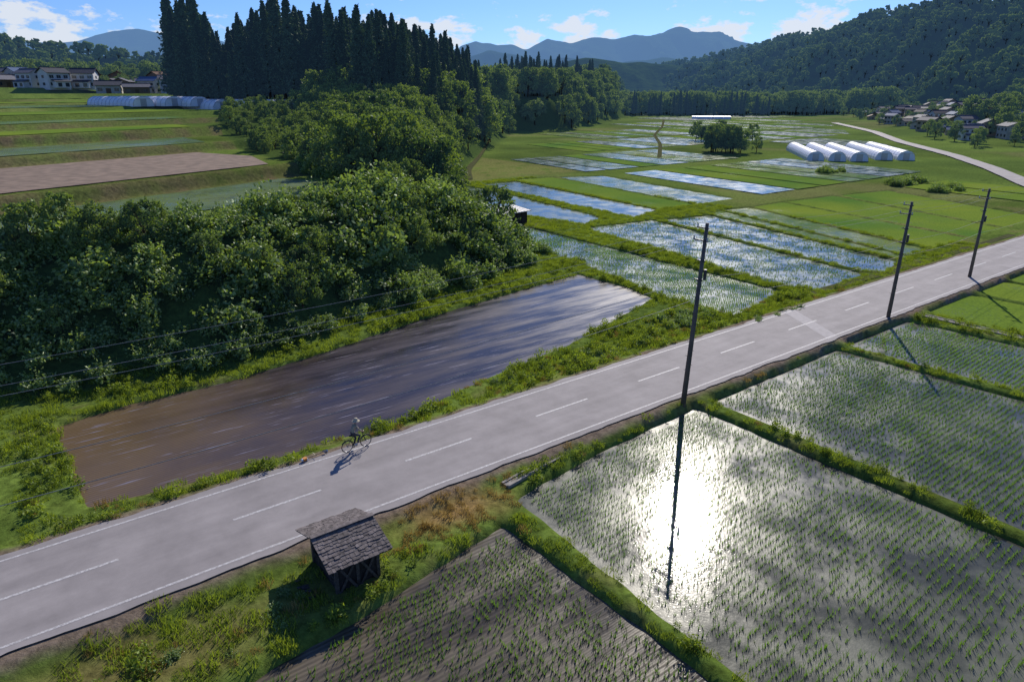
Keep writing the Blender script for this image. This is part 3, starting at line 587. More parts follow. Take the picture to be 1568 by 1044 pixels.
# ------------------------------------------------------------- mountains
def mountain(name,crest,wl,wr,mat,nu=160,nv=70,rough=.16,seed=1,base=-2,sp=120.,ridge=.42):
    P=np.array(crest,float); L_=np.concatenate([[0],np.cumsum(np.linalg.norm(np.diff(P[:,:2],axis=0),axis=1))]); u=np.linspace(0,L_[-1],nu)
    c=np.stack([np.interp(u,L_,P[:,i]) for i in range(3)],1)
    for k in range(3): c[1:-1]=(c[:-2]+2*c[1:-1]+c[2:])/4
    tn=np.gradient(c[:,:2],axis=0); tn/=np.linalg.norm(tn,axis=1)[:,None]; nn=np.stack([-tn[:,1],tn[:,0]],1)
    v=np.linspace(-1,1,nv); A=np.where(v<0,wr,wl)*v
    XX=c[:,0][:,None]+nn[:,0][:,None]*A; YY=c[:,1][:,None]+nn[:,1][:,None]*A
    pr=1-np.abs(v)[None]; zz=c[:,2][:,None]*pr**1.05
    nzv=fbm(XX,YY,sp,seed,5); rid=np.abs(fbm(u[:,None]+A[None]*.35,A[None]*.25+0*u[:,None],sp*.7,seed+8,3))
    zz=zz+c[:,2][:,None]*(nzv*rough*(1-pr**6)*1.4+nzv*rough*.6-rid*ridge*np.sin(np.pi*pr))
    zz=np.where(pr<=0.02,base-8,zz+base)
    V=np.stack([XX,YY,zz],-1).reshape(-1,3); id_=np.arange(nu*nv).reshape(nu,nv); F=np.stack([id_[:-1,:-1],id_[1:,:-1],id_[1:,1:],id_[:-1,1:]],-1).reshape(-1,4)
    obj(name,mesh_arrays(name,V,F,[mat],smooth=True)); return XX,YY,zz
def mmat(name,ca,cb,k,sc,bump=1.,col=(.12,.25,.50)):
    m,nt,o=newmat(name); p=N(nt,'ShaderNodeBsdfPrincipled'); p.inputs['Roughness'].default_value=1; p.inputs['Specular IOR Level'].default_value=0
    v=mapping(nt); a=N(nt,'ShaderNodeTexNoise'); a.inputs['Scale'].default_value=sc; a.inputs['Detail'].default_value=9; a.inputs['Roughness'].default_value=.7; L(nt,v,a.inputs['Vector'])
    r=ramp(nt,a.outputs[0],[(.35,ca),(.68,cb)]); L(nt,r.outputs[0],p.inputs['Base Color'])
    bp=N(nt,'ShaderNodeBump'); bp.inputs['Strength'].default_value=bump; bp.inputs['Distance'].default_value=1/sc*.15; L(nt,a.outputs[0],bp.inputs['Height']); L(nt,bp.outputs[0],p.inputs['Normal'])
    haze(nt,p.outputs[0],o,k,col); return m
mm=mmat('mountain_forest_floor',(.015,.035,.01),(.05,.09,.02),6000,.06)
XX,YY,ZZ=mountain('forested_mountain',[(680,250,92),(630,400,98),(592,550,104),(563,680,109),(540,790,112),(522,900,120),(528,1000,121),(530,1100,118),(521,1300,114),(498,1500,108),(416,1700,88),(281,1900,60),(150,2050,28)],290,300,mm,280,110,seed=5,ridge=.72,sp=110)
nM=8500; xi=R.uniform(0,XX.shape[0]-1.01,nM); yi=R.uniform(XX.shape[1]*.47,XX.shape[1]-1.6,nM); i=xi.astype(int); j=yi.astype(int); fx=xi-i; fy=yi-j
bl=lambda A:(A[i,j]*(1-fx)+A[i+1,j]*fx)*(1-fy)+(A[i,j+1]*(1-fx)+A[i+1,j+1]*fx)*fy
scatter('mountain_forest',np.stack([bl(XX),bl(YY),bl(ZZ)-1.5],1),.7+1.1*R.rand(nM)**1.5,'mtree')
XX,YY,ZZ=mountain('forested_hill',[(-900,500,72),(-640,620,76),(-520,700,70),(-430,780,58),(-330,860,46),(-200,950,36),(-50,1000,32),(150,1000,28)],170,170,mm,120,40,seed=15)
n=2600; xi=R.uniform(0,XX.shape[0]-1.01,n); yi=R.uniform(0,XX.shape[1]*.55,n); i=xi.astype(int); j=yi.astype(int); fx=xi-i; fy=yi-j
scatter('mountain_forest',np.stack([bl(XX),bl(YY),bl(ZZ)-1.5],1),.8+1.0*R.rand(n),'mtree')
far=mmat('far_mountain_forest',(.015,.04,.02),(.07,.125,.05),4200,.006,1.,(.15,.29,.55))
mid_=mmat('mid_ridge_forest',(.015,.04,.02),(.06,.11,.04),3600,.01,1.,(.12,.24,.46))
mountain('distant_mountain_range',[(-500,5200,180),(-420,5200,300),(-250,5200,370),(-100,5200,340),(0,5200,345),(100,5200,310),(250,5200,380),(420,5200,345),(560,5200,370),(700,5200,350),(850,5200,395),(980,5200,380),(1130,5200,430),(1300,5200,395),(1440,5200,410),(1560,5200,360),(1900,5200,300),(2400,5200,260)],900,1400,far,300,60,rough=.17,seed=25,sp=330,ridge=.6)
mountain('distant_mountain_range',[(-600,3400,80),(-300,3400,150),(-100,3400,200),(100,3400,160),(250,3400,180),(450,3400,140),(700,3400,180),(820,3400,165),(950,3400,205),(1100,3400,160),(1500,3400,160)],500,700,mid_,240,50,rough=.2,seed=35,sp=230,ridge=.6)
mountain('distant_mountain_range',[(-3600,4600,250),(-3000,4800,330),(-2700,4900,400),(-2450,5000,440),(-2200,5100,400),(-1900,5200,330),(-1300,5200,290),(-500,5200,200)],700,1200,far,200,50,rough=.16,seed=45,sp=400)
mountain('forested_hill',[(-250,1500,40),(0,1500,66),(150,1500,84),(350,1500,70),(500,1500,46)],250,250,mm,80,30,seed=55,sp=150)

# ------------------------------------------------------------- buildings
roofc=[simple('roof_tile_%d'%i,c,.75,.2,2,spec=.15) for i,c in enumerate([(.09,.10,.13),(.14,.08,.055),(.14,.14,.16),(.065,.07,.085),(.09,.14,.24)])]
wallc=[simple('wall_plaster_%d'%i,c,.9,.1,1) for i,c in enumerate([(.45,.43,.39),(.34,.29,.22),(.20,.145,.10),(.55,.55,.55)])]
glass=simple('window_glass',(.03,.04,.05),.15,.1,1,spec=.6); door=simple('door_wood',(.12,.08,.05),.7)
def house_mesh(i):
    rg=random.Random(i); mb=MB(); w=rg.uniform(8,12); d=rg.uniform(6,8); st_=rg.choice([1,2,2]); h=2.9*st_+.3; rr=1.5+.3*rg.random(); ov=.7
    mb.box((0,0,h/2-.4),(w,d,h+.8),1)
    mb.add([(-w/2,-d/2,h),(-w/2,d/2,h),(-w/2,0,h+rr)],[(0,2,1)],1); mb.add([(w/2,-d/2,h),(w/2,d/2,h),(w/2,0,h+rr)],[(0,1,2)],1)
    k=rr/(d/2); z0=h-ov*k
    for sg in(-1,1):
        a=[(-w/2-ov,sg*(d/2+ov),z0+.06),(w/2+ov,sg*(d/2+ov),z0+.06),(w/2+ov,0,h+rr+.06),(-w/2-ov,0,h+rr+.06)]; b=[(x,y,z+.16) for x,y,z in a]
        mb.add(a+b,[(0,1,2,3),(7,6,5,4),(0,4,5,1),(1,5,6,2),(2,6,7,3),(3,7,4,0)],0)
    mb.box((0,0,h+rr+.28),(w+2*ov,.4,.2),0)
    for fl in range(st_):
        zc=1.5+fl*2.9
        for sx in range(3):
            xx=-w/3+sx*w/3
            for sg in(-1,1): 
                if fl==0 and sx==1 and sg==-1: mb.box((xx,sg*d/2,1.0),(1.8,.12,2.0),3)
                else: mb.box((xx,sg*d/2,zc),(1.7,.1,1.2),2); mb.box((xx,sg*(d/2+.04),zc),(.06,.08,1.2),1)
        for sg in(-1,1): mb.box((sg*w/2,0,zc),(.1,1.6,1.1),2)
    if st_==2:
        lw=w*.7; mb.box((0,-d/2-1.3,1.2),(lw,2.6,2.4),1)
        a=[(-lw/2-.4,-d/2-3.,2.35),(lw/2+.4,-d/2-3.,2.35),(lw/2+.4,-d/2-.02,3.2),(-lw/2-.4,-d/2-.02,3.2)]; b=[(x,y,z+.15) for x,y,z in a]
        mb.add(a+b,[(0,1,2,3),(7,6,5,4),(0,4,5,1),(1,5,6,2),(2,6,7,3),(3,7,4,0)],0)
        mb.box((-lw/4,-d/2-2.62,1.2),(1.6,.08,1.5),2); mb.box((lw/4,-d/2-2.62,1.2),(1.6,.08,1.5),2)
    return mb.mesh('house_form_%d'%i,[roofc[i%5],wallc[i%4],glass,door])
hm=[house_mesh(i) for i in range(10)]
hl=[]
def tryadd(x,y,md,sc):
    if all((x-a)**2+(y-b)**2>md*md for a,b,c_ in hl): hl.append((x,y,sc))
for k in range(3000):
    y=rg.uniform(262,540); x=rg.uniform(.37,.70)*y; s_,t_=st(x,y)
    if -110<t_-.70*(s_-166)<-8 and len(hl)<92: tryadd(x,y,10.5,.72)
n0=len(hl)
for k in range(500):
    y=rg.uniform(296,345); x=rg.uniform(-.74,-.465)*y
    if len(hl)<n0+30: tryadd(x,y,10.5,.9)
for (x,y,sc) in hl:
    i=rg.randrange(10); o=obj('village_house',hm[i]); o.location=(x,y,float(hgt(x,y)[0])); o.rotation_euler=(0,0,rg.uniform(-.5,.5)+rg.choice([0,1.57])); sc=sc*rg.uniform(.85,1.15); o.scale=(sc,)*3
plastic=simple('greenhouse_film',(.70,.72,.76),.4,.06,.6,spec=.4); frame=simple('galvanised_steel',(.4,.4,.42),.4,.1,4,metal=.7)
def greenhouse(c,ang,w,l,h):
    mb=MB(); n=12; V=[]; 
    for yy in(-l/2,l/2):
        for i in range(n+1):
            a=math.pi*i/n; V.append((-w/2*math.cos(a),yy,h*max(0,math.sin(a))**.8))
    F=[(i,i+1,n+2+i,n+1+i) for i in range(n)]+[tuple(range(n,-1,-1)),tuple(range(n+1,2*n+2))]; mb.add(V,F,0)
    k=int(l/2.5)
    for j in range(k+1):
        yy=-l/2+l*j/k
        for i in range(n):
            a=math.pi*i/n;b=math.pi*(i+1)/n; q=1.01; mb.tube((-w/2*q*math.cos(a),yy,h*q*max(0,math.sin(a))**.8),(-w/2*q*math.cos(b),yy,h*q*max(0,math.sin(b))**.8),.05,n=4,mi=1,cap=False)
    for sg in(-1,1): mb.box((0,sg*(l/2+.03),1.0),(1.6,.05,2.0),1); mb.tube((-w/2,sg*(l/2+.02),1.9),(w/2,sg*(l/2+.02),1.9),.05,n=4,mi=1)
    o=obj('greenhouse',mb.mesh('greenhouse',[plastic,frame])); o.location=(c[0],c[1],float(hgt(c[0],c[1])[0])-.05); o.rotation_euler=(0,0,ang)
for (gx,gy) in [(88,213),(93.6,212),(99.2,211),(108,215),(113.6,214)]: greenhouse((gx,gy),-.22,4.5,38,2.6)
for i in range(9): greenhouse((-110+i*7.2,203+rg.uniform(-3,3)),.9+rg.uniform(-.03,.03),5.5,30,2.5)
for (gx,gy) in [(134,505),(146,503)]: greenhouse((gx,gy),1.2,5.,14,2.2)
greenhouse((-224,298),1.4,6,26,3)
wood=simple('weathered_wood',(.075,.062,.055),.9,.5,7,bump=.6); tin=simple('tin_roof',(.55,.54,.52),.5,.12,1.5,spec=.5); darkw=simple('dark_timber',(.04,.033,.03),.9,.4,5)
fs=empty('low_farm_shed',W(60.0,48.0,-.32),ROADANG+.12)
mb=MB(); mb.box((0,0,.9),(7.0,2.8,1.8),0)
for i in range(8): mb.box((-3.4+i*.97,-1.43,.9),(.1,.08,1.8),0)
obj('walls',mb.mesh('walls',[darkw]),fs)
mb=MB(); a=[(-3.9,-1.9,1.82),(3.9,-1.9,1.82),(3.9,1.8,2.2),(-3.9,1.8,2.2)]; b=[(x,y,z+.1) for x,y,z in a]; mb.add(a+b,[(0,3,2,1),(4,5,6,7),(0,1,5,4),(1,2,6,5),(2,3,7,6),(3,0,4,7)],0)
for i in range(14): mb.tube((-3.8+i*.585,-1.9,1.93),(-3.8+i*.585,1.8,2.31),.03,n=5)
obj('roof',mb.mesh('roof',[tin]),fs)

# ------------------------------------------------------------- foreground shed
shingle=simple('weathered_shingle',(.15,.128,.122),.85,.5,5,bump=.8)
sh=empty('wooden_shed',W(10.95,-8.72,-.55),ROADANG)
mb=MB(); hx,hy=.85,1.15; H=1.62
for (a_,b_) in((-hx,-hy),(hx,-hy),(hx,hy),(-hx,hy),(0,-hy),(0,hy)): mb.box((a_,b_,H/2),(.13,.13,H),0)
for zz in(.12,H-.08):
    for sg in(-1,1): mb.box((0,sg*hy,zz),(2*hx-.14,.1,.12),0); mb.box((sg*hx,0,zz),(.1,2*hy-.14,.12),0)
for cx in(-hx/2,hx/2):
    for sg in(-1,1):
        ang=sg*math.atan2(H-.4,hx-.15); mb.box((cx,-hy-.075-(.03 if sg>0 else 0),H/2),(math.hypot(H-.4,hx-.15),.03,.1),0,Matrix.Rotation(ang,3,'Y'))
obj('frame',mb.mesh('frame',[wood]),sh)
mb=MB(); rgb=random.Random(3)
nbd=13
for i in range(nbd): mb.box((-hx+.07+i*(2*hx-.14)/(nbd-1),-hy+.03,H*.5),(.125,.03,H-.3-rgb.random()*.1),0)
for i in range(nbd): mb.box((-hx+.07+i*(2*hx-.14)/(nbd-1),hy-.03,H*.5),(.125,.03,H-.3),0)
for i in range(7): mb.box((hx-.03,-hy+.2+i*.32,H*.5),(.03,.3,H-.3),0)
for i in range(3): mb.box((-hx+.02,0,.3+i*.19),(.03,2*hy-.15,.16),0)
obj('board_walls',mb.mesh('board_walls',[darkw]),sh)
mb=MB(); ox=1.3; oy=1.68; zr=2.2; ze=1.62
for sg in(-1,1):
    nr=11
    for r_ in range(nr):
        y0=oy*(1-r_/nr); y1=oy*(1-(r_+1)/nr)-.04; z0=ze+(zr-ze)*(r_/nr); z1=ze+(zr-ze)*((r_+1)/nr)+.01; xx=-ox
        while xx<ox-.02:
            w_=min(rgb.uniform(.10,.24),ox-xx); j=rgb.uniform(-.03,.04); dz=rgb.uniform(0,.02)+.02
            a=[(xx+.004,sg*(y0+j),z0+dz),(xx+w_-.004,sg*(y0+j),z0+dz),(xx+w_-.004,sg*y1,z1+dz*.3),(xx+.004,sg*y1,z1+dz*.3)]; b=[(p_[0],p_[1],p_[2]-.022) for p_ in a]
            mb.add(b+a,[(0,3,2,1),(4,5,6,7),(0,1,5,4),(1,2,6,5),(2,3,7,6),(3,0,4,7)],rgb.choice([0,0,1])); xx+=w_
    a=[(-ox+.03,sg*(oy-.03),ze-.045),(ox-.03,sg*(oy-.03),ze-.045),(ox-.03,0,zr-.045),(-ox+.03,0,zr-.045)]; b=[(p_[0],p_[1],p_[2]+.03) for p_ in a]
    mb.add(a+b,[(0,3,2,1),(4,5,6,7),(0,1,5,4),(1,2,6,5),(2,3,7,6),(3,0,4,7)],2)
for i in range(9): mb.box((-ox+.15+i*.29,0,zr+.045),(.285,.22,.03),0,Matrix.Rotation(rgb.uniform(-.02,.02),3,'Y'))
obj('shingle_roof',mb.mesh('shingle_roof',[shingle,simple('weathered_shingle_dark',(.115,.10,.096),.9,.5,6,bump=.8),darkw]),sh)
mb=MB()
for i in range(9):
    a=Vector((-hx-.55+rgb.uniform(-.1,.1),-.9+i*.17,.12+.05*(i%3))); mb.box(a,(.9+rgb.random()*.4,.12,.035),0,Matrix.Rotation(rgb.uniform(-.3,.3),3,'Z')@Matrix.Rotation(rgb.uniform(.1,.3),3,'Y'))
obj('leaning_planks',mb.mesh('leaning_planks',[wood]),sh)

# ------------------------------------------------------------- utility poles + wires
polem=simple('pole_concrete',(.13,.11,.095),.85,.25,2); metal=simple('dark_metal',(.08,.08,.085),.5,.2,5,metal=.5); cer=simple('insulator',(.55,.53,.5),.3,.05,3)
PO=[((-28,8.2),10.6,(0,0)),((10.3,37.4),10.75,(.42,0)),((31.2,53.9),9.45,(.1,0)),((46.2,67.),8.75,(-.05,0)),((72,88),9.,(0,0))]
att=[]
for (x,y),h,(lx,ly) in PO:
    e=empty('utility_pole',(x,y,-.25)); H=h+.25; mb=MB(); mb.tube((0,0,-.5),(lx,ly,H),.165,.10,14); obj('shaft',mb.mesh('shaft',[polem],True),e)
    mb=MB(); f=lambda z:Vector((lx*z/H,ly*z/H,z)); rt=Matrix.Rotation(ROADANG+math.pi/2,3,'Z')
    for z_,ln in((H-.25,.8),(H-.95,1.0)): mb.box(f(z_)+rt@Vector((ln*.2,.13,0)),(ln,.07,.07),0,rt)
    for z_ in(H-2.1,H-3.2): mb.tube(f(z_-.05),f(z_+.05),.16,n=12); mb.box(f(z_)+rt@Vector((.2,0,0)),(.35,.06,.06),0,rt)
    mb.tube(f(H-2.9)+Vector((.26,0,-.3)),f(H-2.9)+Vector((.26,0,.3)),.09,n=10)
    k=1.8
    while k<H-1: 
        sg=1 if int(k/.45)%2 else -1; mb.tube(f(k),f(k)+rt@Vector((sg*.28,0,0)),.012,n=5); k+=.45
    obj('fittings',mb.mesh('fittings',[metal]),e)
    mb=MB(); pts=[]
    for z_,o_ in((H-.25,.5),(H-.95,-.25),(H-.95,.65)):
        q_=f(z_)+rt@Vector((o_,.13,0)); mb.tube(q_,q_+Vector((0,0,.2)),.05,.035,8); pts.append(Vector((x,y,-.25))+q_+Vector((0,0,.2)))
    obj('insulators',mb.mesh('insulators',[cer]),e); pts.append(Vector((x,y,-.25))+f(H-3.2)+rt@Vector((.36,0,0))); pts.append(Vector((x,y,-.25))+f(H-4.3)); att.append(pts)
mb=MB()
for i in range(len(att)-1):
    for j in range(5):
        a,b=att[i][j],att[i+1][j]; sag=(b-a).length*.014; pv=a
        for k in range(1,21):
            u_=k/20; q_=a.lerp(b,u_)-Vector((0,0,4*sag*u_*(1-u_))); mb.tube(pv,q_,.010 if j<3 else .013,n=4,cap=False); pv=q_
obj('power_lines',mb.mesh('power_lines',[simple('cable_grey',(.16,.17,.18),.5)]))

# ------------------------------------------------------------- cyclist
cx,cy,_=W(15.2,-.55); cyc=empty('cyclist',(cx,cy,.006),ROADANG+.06)
bike=empty('bicycle',(0,0,0)); bike.parent=cyc
black=simple('bike_black',(.02,.02,.022),.4,.1,5,spec=.5); rub=simple('tyre_rubber',(.02,.02,.02),.9); chrome=simple('bike_chrome',(.5,.5,.52),.25,.05,5,metal=.9)
mb=MB(); RW=.33
for wx in(-.52,.55):
    mb.torus((wx,0,RW),RW-.02,.02,mi=1,n=36); mb.torus((wx,0,RW),RW-.045,.009,mi=2,n=36,k=4); mb.tube((wx,-.05,RW),(wx,.05,RW),.025,mi=2)
    for k in range(18):
        a=k*2*math.pi/18; mb.tube((wx,.02*(-1)**k,RW),(wx+(RW-.04)*math.cos(a),0,RW+(RW-.04)*math.sin(a)),.002,n=3,mi=2,cap=False)
    for k in range(9):
        a0=math.pi*(.12+.075*k); a1=a0+math.pi*.075; q=RW+.025; mb.tube((wx+q*math.cos(a0),0,RW+q*math.sin(a0)),(wx+q*math.cos(a1),0,RW+q*math.sin(a1)),.018,n=5)
BB=(-.02,0,.28); SD=(-.2,0,.86); HD=(.40,0,.86); HB=(.36,0,1.0)
for a,b,r_ in((BB,SD,.016),(BB,(.42,0,.70),.02),(SD,(.415,0,.74),.015),(BB,(-.52,.06,RW),.011),(BB,(-.52,-.06,RW),.011),((-.17,0,.78),(-.52,.06,RW),.009),((-.17,0,.78),(-.52,-.06,RW),.009),((.43,0,.66),HB,.018),((.44,.05,.62),(.55,.06,RW),.012),((.44,-.05,.62),(.55,-.06,RW),.012),((.44,-.05,.62),(.44,.05,.62),.014)): mb.tube(a,b,r_,n=8)
mb.tube(HB,(.38,.15,1.02),.012,n=6,mi=2); mb.tube(HB,(.38,-.15,1.02),.012,n=6,mi=2)
for sg in(-1,1): mb.tube((.38,sg*.15,1.02),(.27,sg*.28,1.0),.014,n=7)
mb.tube((BB[0],-.02,BB[2]),(BB[0],-.03,BB[2]),.09,n=18,mi=2)
pu=(.065,-.1,.425); pd=(-.105,.1,.135); mb.tube((BB[0],-.07,.28),(pu[0],-.07,pu[2]),.012,n=6,mi=2); mb.tube((BB[0],.07,.28),(pd[0],.07,pd[2]),.012,n=6,mi=2); mb.tube((BB[0],-.07,.28),(BB[0],.07,.28),.015,n=6,mi=2)
mb.box(pu,(.09,.09,.02)); mb.box(pd,(.09,.09,.02))
mb.ellipsoid((-.24,0,.88),(.14,.09,.04)); mb.tube((-.2,0,.84),(-.22,0,.88),.014)
for zz in(.72,.80,.88,.95):
    k=.13+(zz-.72)*.15
    for (a,b) in(((.52,-k),(.52+2*k,-k)),((.52+2*k,-k),(.52+2*k,k)),((.52+2*k,k),(.52,k)),((.52,k),(.52,-k))): mb.tube((a[0],a[1],zz),(b[0],b[1],zz),.005,n=4)
for k in range(5):
    for sg in(-1,1): mb.tube((.53+k*.06,sg*.13,.72),(.53+k*.08,sg*.165,.95),.004,n=4)
    mb.tube((.52,-.12+k*.06,.72),(.78,-.12+k*.06,.72),.004,n=4)
for sg in(-1,1): mb.tube((-.25,sg*.06,.72),(-.68,sg*.06,.72),.008,n=5); mb.tube((-.66,sg*.06,.72),(-.52,sg*.06,RW),.006,n=5)
for k in range(4): mb.tube((-.32-.1*k,-.06,.72),(-.32-.1*k,.06,.72),.006,n=4)
obj('bicycle_body',mb.mesh('bicycle_body',[black,rub,chrome],True),bike)
skin=simple('skin',(.42,.26,.18),.6,.08,5); shirt=simple('beige_shirt',(.30,.27,.20),.85,.1,6); pants=simple('dark_trousers',(.05,.05,.06),.9,.15,6); hatm=simple('straw_hat',(.42,.37,.27),.8,.1,20); shoe=simple('shoes',(.06,.05,.045),.6); hair=simple('hair',(.02,.016,.014),.6)
J=[((-.19,0,.99),.135,'p'),((-.15,0,1.12),.125,'s'),((-.07,0,1.28),.135,'s'),((-.01,0,1.40),.10,'s'),((.03,0,1.47),.05,'k'),
 ((-.01,.15,1.39),.06,'s'),((.10,.23,1.19),.045,'s'),((.25,.26,1.06),.032,'k'),((-.01,-.15,1.39),.06,'s'),((.10,-.23,1.19),.045,'s'),((.25,-.26,1.06),.032,'k'),
 ((-.15,.09,.95),.095,'p'),((.05,.11,.60),.062,'p'),((-.13,.1,.23),.042,'p'),((-.15,-.09,.95),.095,'p'),((.2,-.11,.80),.062,'p'),((.04,-.1,.50),.042,'p'),
 ((.01,.1,.165),.035,'f'),((.15,-.1,.455),.035,'f'),((.06,0,1.53),.045,'k')]
E=[(0,1),(1,2),(2,3),(3,4),(4,19),(3,5),(5,6),(6,7),(3,8),(8,9),(9,10),(0,11),(11,12),(12,13),(0,14),(14,15),(15,16),(13,17),(16,18)]
def segpar(c,a,b):
    d_=b-a; return max(0.,min(1.,(c-a).dot(d_)/(d_.length_squared+1e-9)))
def segdist(c,a,b):
    return (c-(a+(b-a)*segpar(c,a,b))).length
def skinmesh(name,J,E,parent,mats,sub=2,root=0):
    me=bpy.data.meshes.new(name); me.from_pydata([j[0] for j in J],E,[]); o=obj(name,me)
    o.modifiers.new('sk','SKIN')
    for i,j in enumerate(J):
        v_=me.skin_vertices[0].data[i]; v_.radius=(j[1],j[1]); v_.use_root=(i==root)
    sb=o.modifiers.new('sb','SUBSURF'); sb.levels=sub; sb.render_levels=sub
    dg=bpy.context.evaluated_depsgraph_get(); m2=bpy.data.meshes.new_from_object(o.evaluated_get(dg)); o.modifiers.clear(); o.data=m2
    m2.materials.clear()
    keys=list(mats.keys()); jp=[Vector(j[0]) for j in J]
    for k_ in keys: m2.materials.append(mats[k_])
    for pl in m2.polygons:
        c=Vector(pl.center); a,b=min(E,key=lambda e:segdist(c,jp[e[0]],jp[e[1]]))
        pl.material_index=keys.index(J[b if segpar(c,jp[a],jp[b])>.55 else a][2]); pl.use_smooth=True
    o.parent=parent; return o
skinmesh('rider_body',J,E,cyc,{'s':shirt,'p':pants,'k':skin,'f':shoe})
for sg in(-1,1):
    HJ=[((.25,sg*.26,1.06),.028,'k'),((.285,sg*.265,1.045),.034,'k'),((.31,sg*.268,1.035),.03,'k')]; HE=[(0,1),(1,2)]
    for k in range(4):
        y_=sg*(.242+.017*k); ln=(.9,1.,.95,.78)[k]; b=len(HJ)
        HJ+=[((.335,y_,1.035),.0095,'k'),((.335+.022*ln,y_,1.015),.0085,'k'),((.33+.012*ln,y_,.985),.0075,'k')]; HE+=[(2,b),(b,b+1),(b+1,b+2)]
    b=len(HJ); HJ+=[((.295,sg*.225,1.02),.011,'k'),((.315,sg*.215,.995),.009,'k')]; HE+=[(1,b),(b,b+1)]
    skinmesh('rider_hand',HJ,HE,cyc,{'k':skin},1)
mb=MB(); hc=Vector((.085,0,1.63)); mb.ellipsoid(hc,(.098,.078,.118),16,12,0); mb.ellipsoid(hc+Vector((.1,0,-.012)),(.018,.013,.022),8,6,0)
for sg in(-1,1): mb.ellipsoid(hc+Vector((0,sg*.079,-.01)),(.022,.012,.032),8,6,0); mb.ellipsoid(hc+Vector((.086,sg*.032,.015)),(.012,.013,.008),8,6,1)
mb.ellipsoid(hc+Vector((.088,0,-.052)),(.012,.026,.007),8,6,3); mb.ellipsoid(hc+Vector((-.022,0,.012)),(.094,.086,.118),16,12,1)
obj('rider_head',mb.mesh('rider_head',[skin,hair,hatm,simple('lips',(.35,.13,.11),.5)],True),cyc)
mb=MB(); n=28; prof=[(.2,-.035),(.15,.0),(.103,.03),(.1,.07),(.09,.115),(.05,.135),(.001,.14)]; V=[];Fq=[]
for r_,z_ in prof:
    for i in range(n): a=2*math.pi*i/n; V.append(hc+Vector((r_*math.cos(a)-.01,r_*math.sin(a),z_+.015)))
for j in range(len(prof)-1):
    for i in range(n): Fq.append((j*n+i,j*n+(i+1)%n,(j+1)*n+(i+1)%n,(j+1)*n+i))
mb.add(V,Fq); obj('sun_hat',mb.mesh('sun_hat',[hatm],True),cyc)

orange=simple('orange_plastic',(.6,.24,.05),.5,.08,5); whitep=simple('white_plastic',(.7,.7,.68),.5,.05,5)
bx,by,_=W(13.1,-.02); bc=empty('brush_cutter',(bx,by,.01),ROADANG+.15); mb=MB()
mb.tube((-.45,0,.08),(.7,0,.1),.015,n=8,mi=2); mb.box((-.52,0,.1),(.2,.16,.14),0,Matrix.Rotation(.2,3,'X')); mb.ellipsoid((-.66,0,.1),(.07,.08,.07),10,8,1); mb.tube((-.4,.06,.06),(-.4,-.08,.06),.045,n=10,mi=1)
mb.tube((.05,-.2,.16),(.05,.0,.1),.012,n=6,mi=2); mb.tube((.05,.0,.1),(.05,.2,.16),.012,n=6,mi=2); mb.tube((.69,0,.06),(.71,0,.03),.11,.11,16,mi=3); mb.box((.6,0,.11),(.18,.2,.02),2)
obj('cutter_body',mb.mesh('cutter_body',[orange,whitep,black,chrome]),bc)

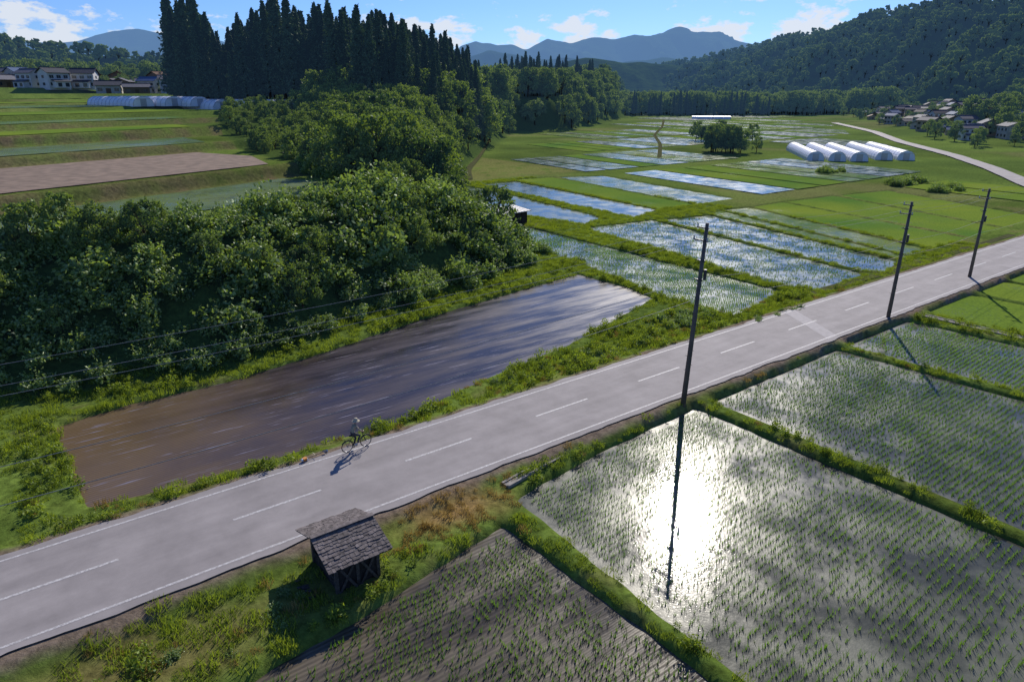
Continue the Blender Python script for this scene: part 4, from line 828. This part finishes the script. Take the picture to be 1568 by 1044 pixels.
# ------------------------------------------------------------- light, sky, camera
AZ=math.radians(16.4); EL=math.radians(33.6)
sun=bpy.data.lights.new('sun','SUN'); sun.energy=5.; sun.angle=math.radians(.5); sun.color=(1,.93,.82); so=obj('sun',sun)
dv=Vector((math.sin(AZ)*math.cos(EL),math.cos(AZ)*math.cos(EL),math.sin(EL))); so.rotation_euler=dv.to_track_quat('Z','Y').to_euler(); so.location=(0,0,60)
w=bpy.data.worlds.new('World'); bpy.context.scene.world=w; w.use_nodes=True; nt=w.node_tree
for n_ in list(nt.nodes): nt.nodes.remove(n_)
sky=nt.nodes.new('ShaderNodeTexSky'); sky.sky_type='NISHITA'; sky.sun_disc=False; sky.sun_elevation=EL; sky.sun_rotation=AZ; sky.air_density=1.; sky.dust_density=.3; sky.ozone_density=2.5; sky.altitude=500
tc=nt.nodes.new('ShaderNodeTexCoord'); mp=nt.nodes.new('ShaderNodeMapping'); mp.inputs['Scale'].default_value=(1,1,2.2); L(nt,tc.outputs['Generated'],mp.inputs['Vector'])
cn=N(nt,'ShaderNodeTexNoise'); cn.inputs['Scale'].default_value=15.; cn.inputs['Detail'].default_value=10; cn.inputs['Roughness'].default_value=.6; L(nt,mp.outputs[0],cn.inputs['Vector'])
sp=nt.nodes.new('ShaderNodeSeparateXYZ'); L(nt,tc.outputs['Generated'],sp.inputs[0])
band=ramp(nt,sp.outputs[2],[(.0,0.4),(.05,1.),(.08,.9),(.10,.1),(.5,.0)])
mu=N(nt,'ShaderNodeMath',operation='MULTIPLY_ADD'); L(nt,band.outputs[0],mu.inputs[0]); mu.inputs[1].default_value=.15; L(nt,cn.outputs[0],mu.inputs[2])
cm=ramp(nt,mu.outputs[0],[(.61,0.),(.68,.9)])
tint=N(nt,'ShaderNodeMix',data_type='RGBA',blend_type='MULTIPLY'); tint.inputs[0].default_value=1; L(nt,sky.outputs[0],tint.inputs[6]); tint.inputs[7].default_value=(.35,.51,.86,1)
mx=N(nt,'ShaderNodeMix',data_type='RGBA',blend_type='MIX'); L(nt,cm.outputs[0],mx.inputs[0]); L(nt,tint.outputs[2],mx.inputs[6]); mx.inputs[7].default_value=(5.2,5.5,6.0,1)
bg=nt.nodes.new('ShaderNodeBackground'); bg.inputs[1].default_value=.145; L(nt,mx.outputs[2],bg.inputs[0]); ow=nt.nodes.new('ShaderNodeOutputWorld'); L(nt,bg.outputs[0],ow.inputs[0])
cam=bpy.data.cameras.new('camera'); cam.lens=24; cam.sensor_width=36; cam.clip_end=20000; co=obj('camera',cam); co.location=(0,0,17.5); co.rotation_euler=(math.radians(70),0,0)
bpy.context.scene.camera=co
vs=bpy.context.scene.view_settings; vs.view_transform='Standard'; vs.look='None'; vs.exposure=0
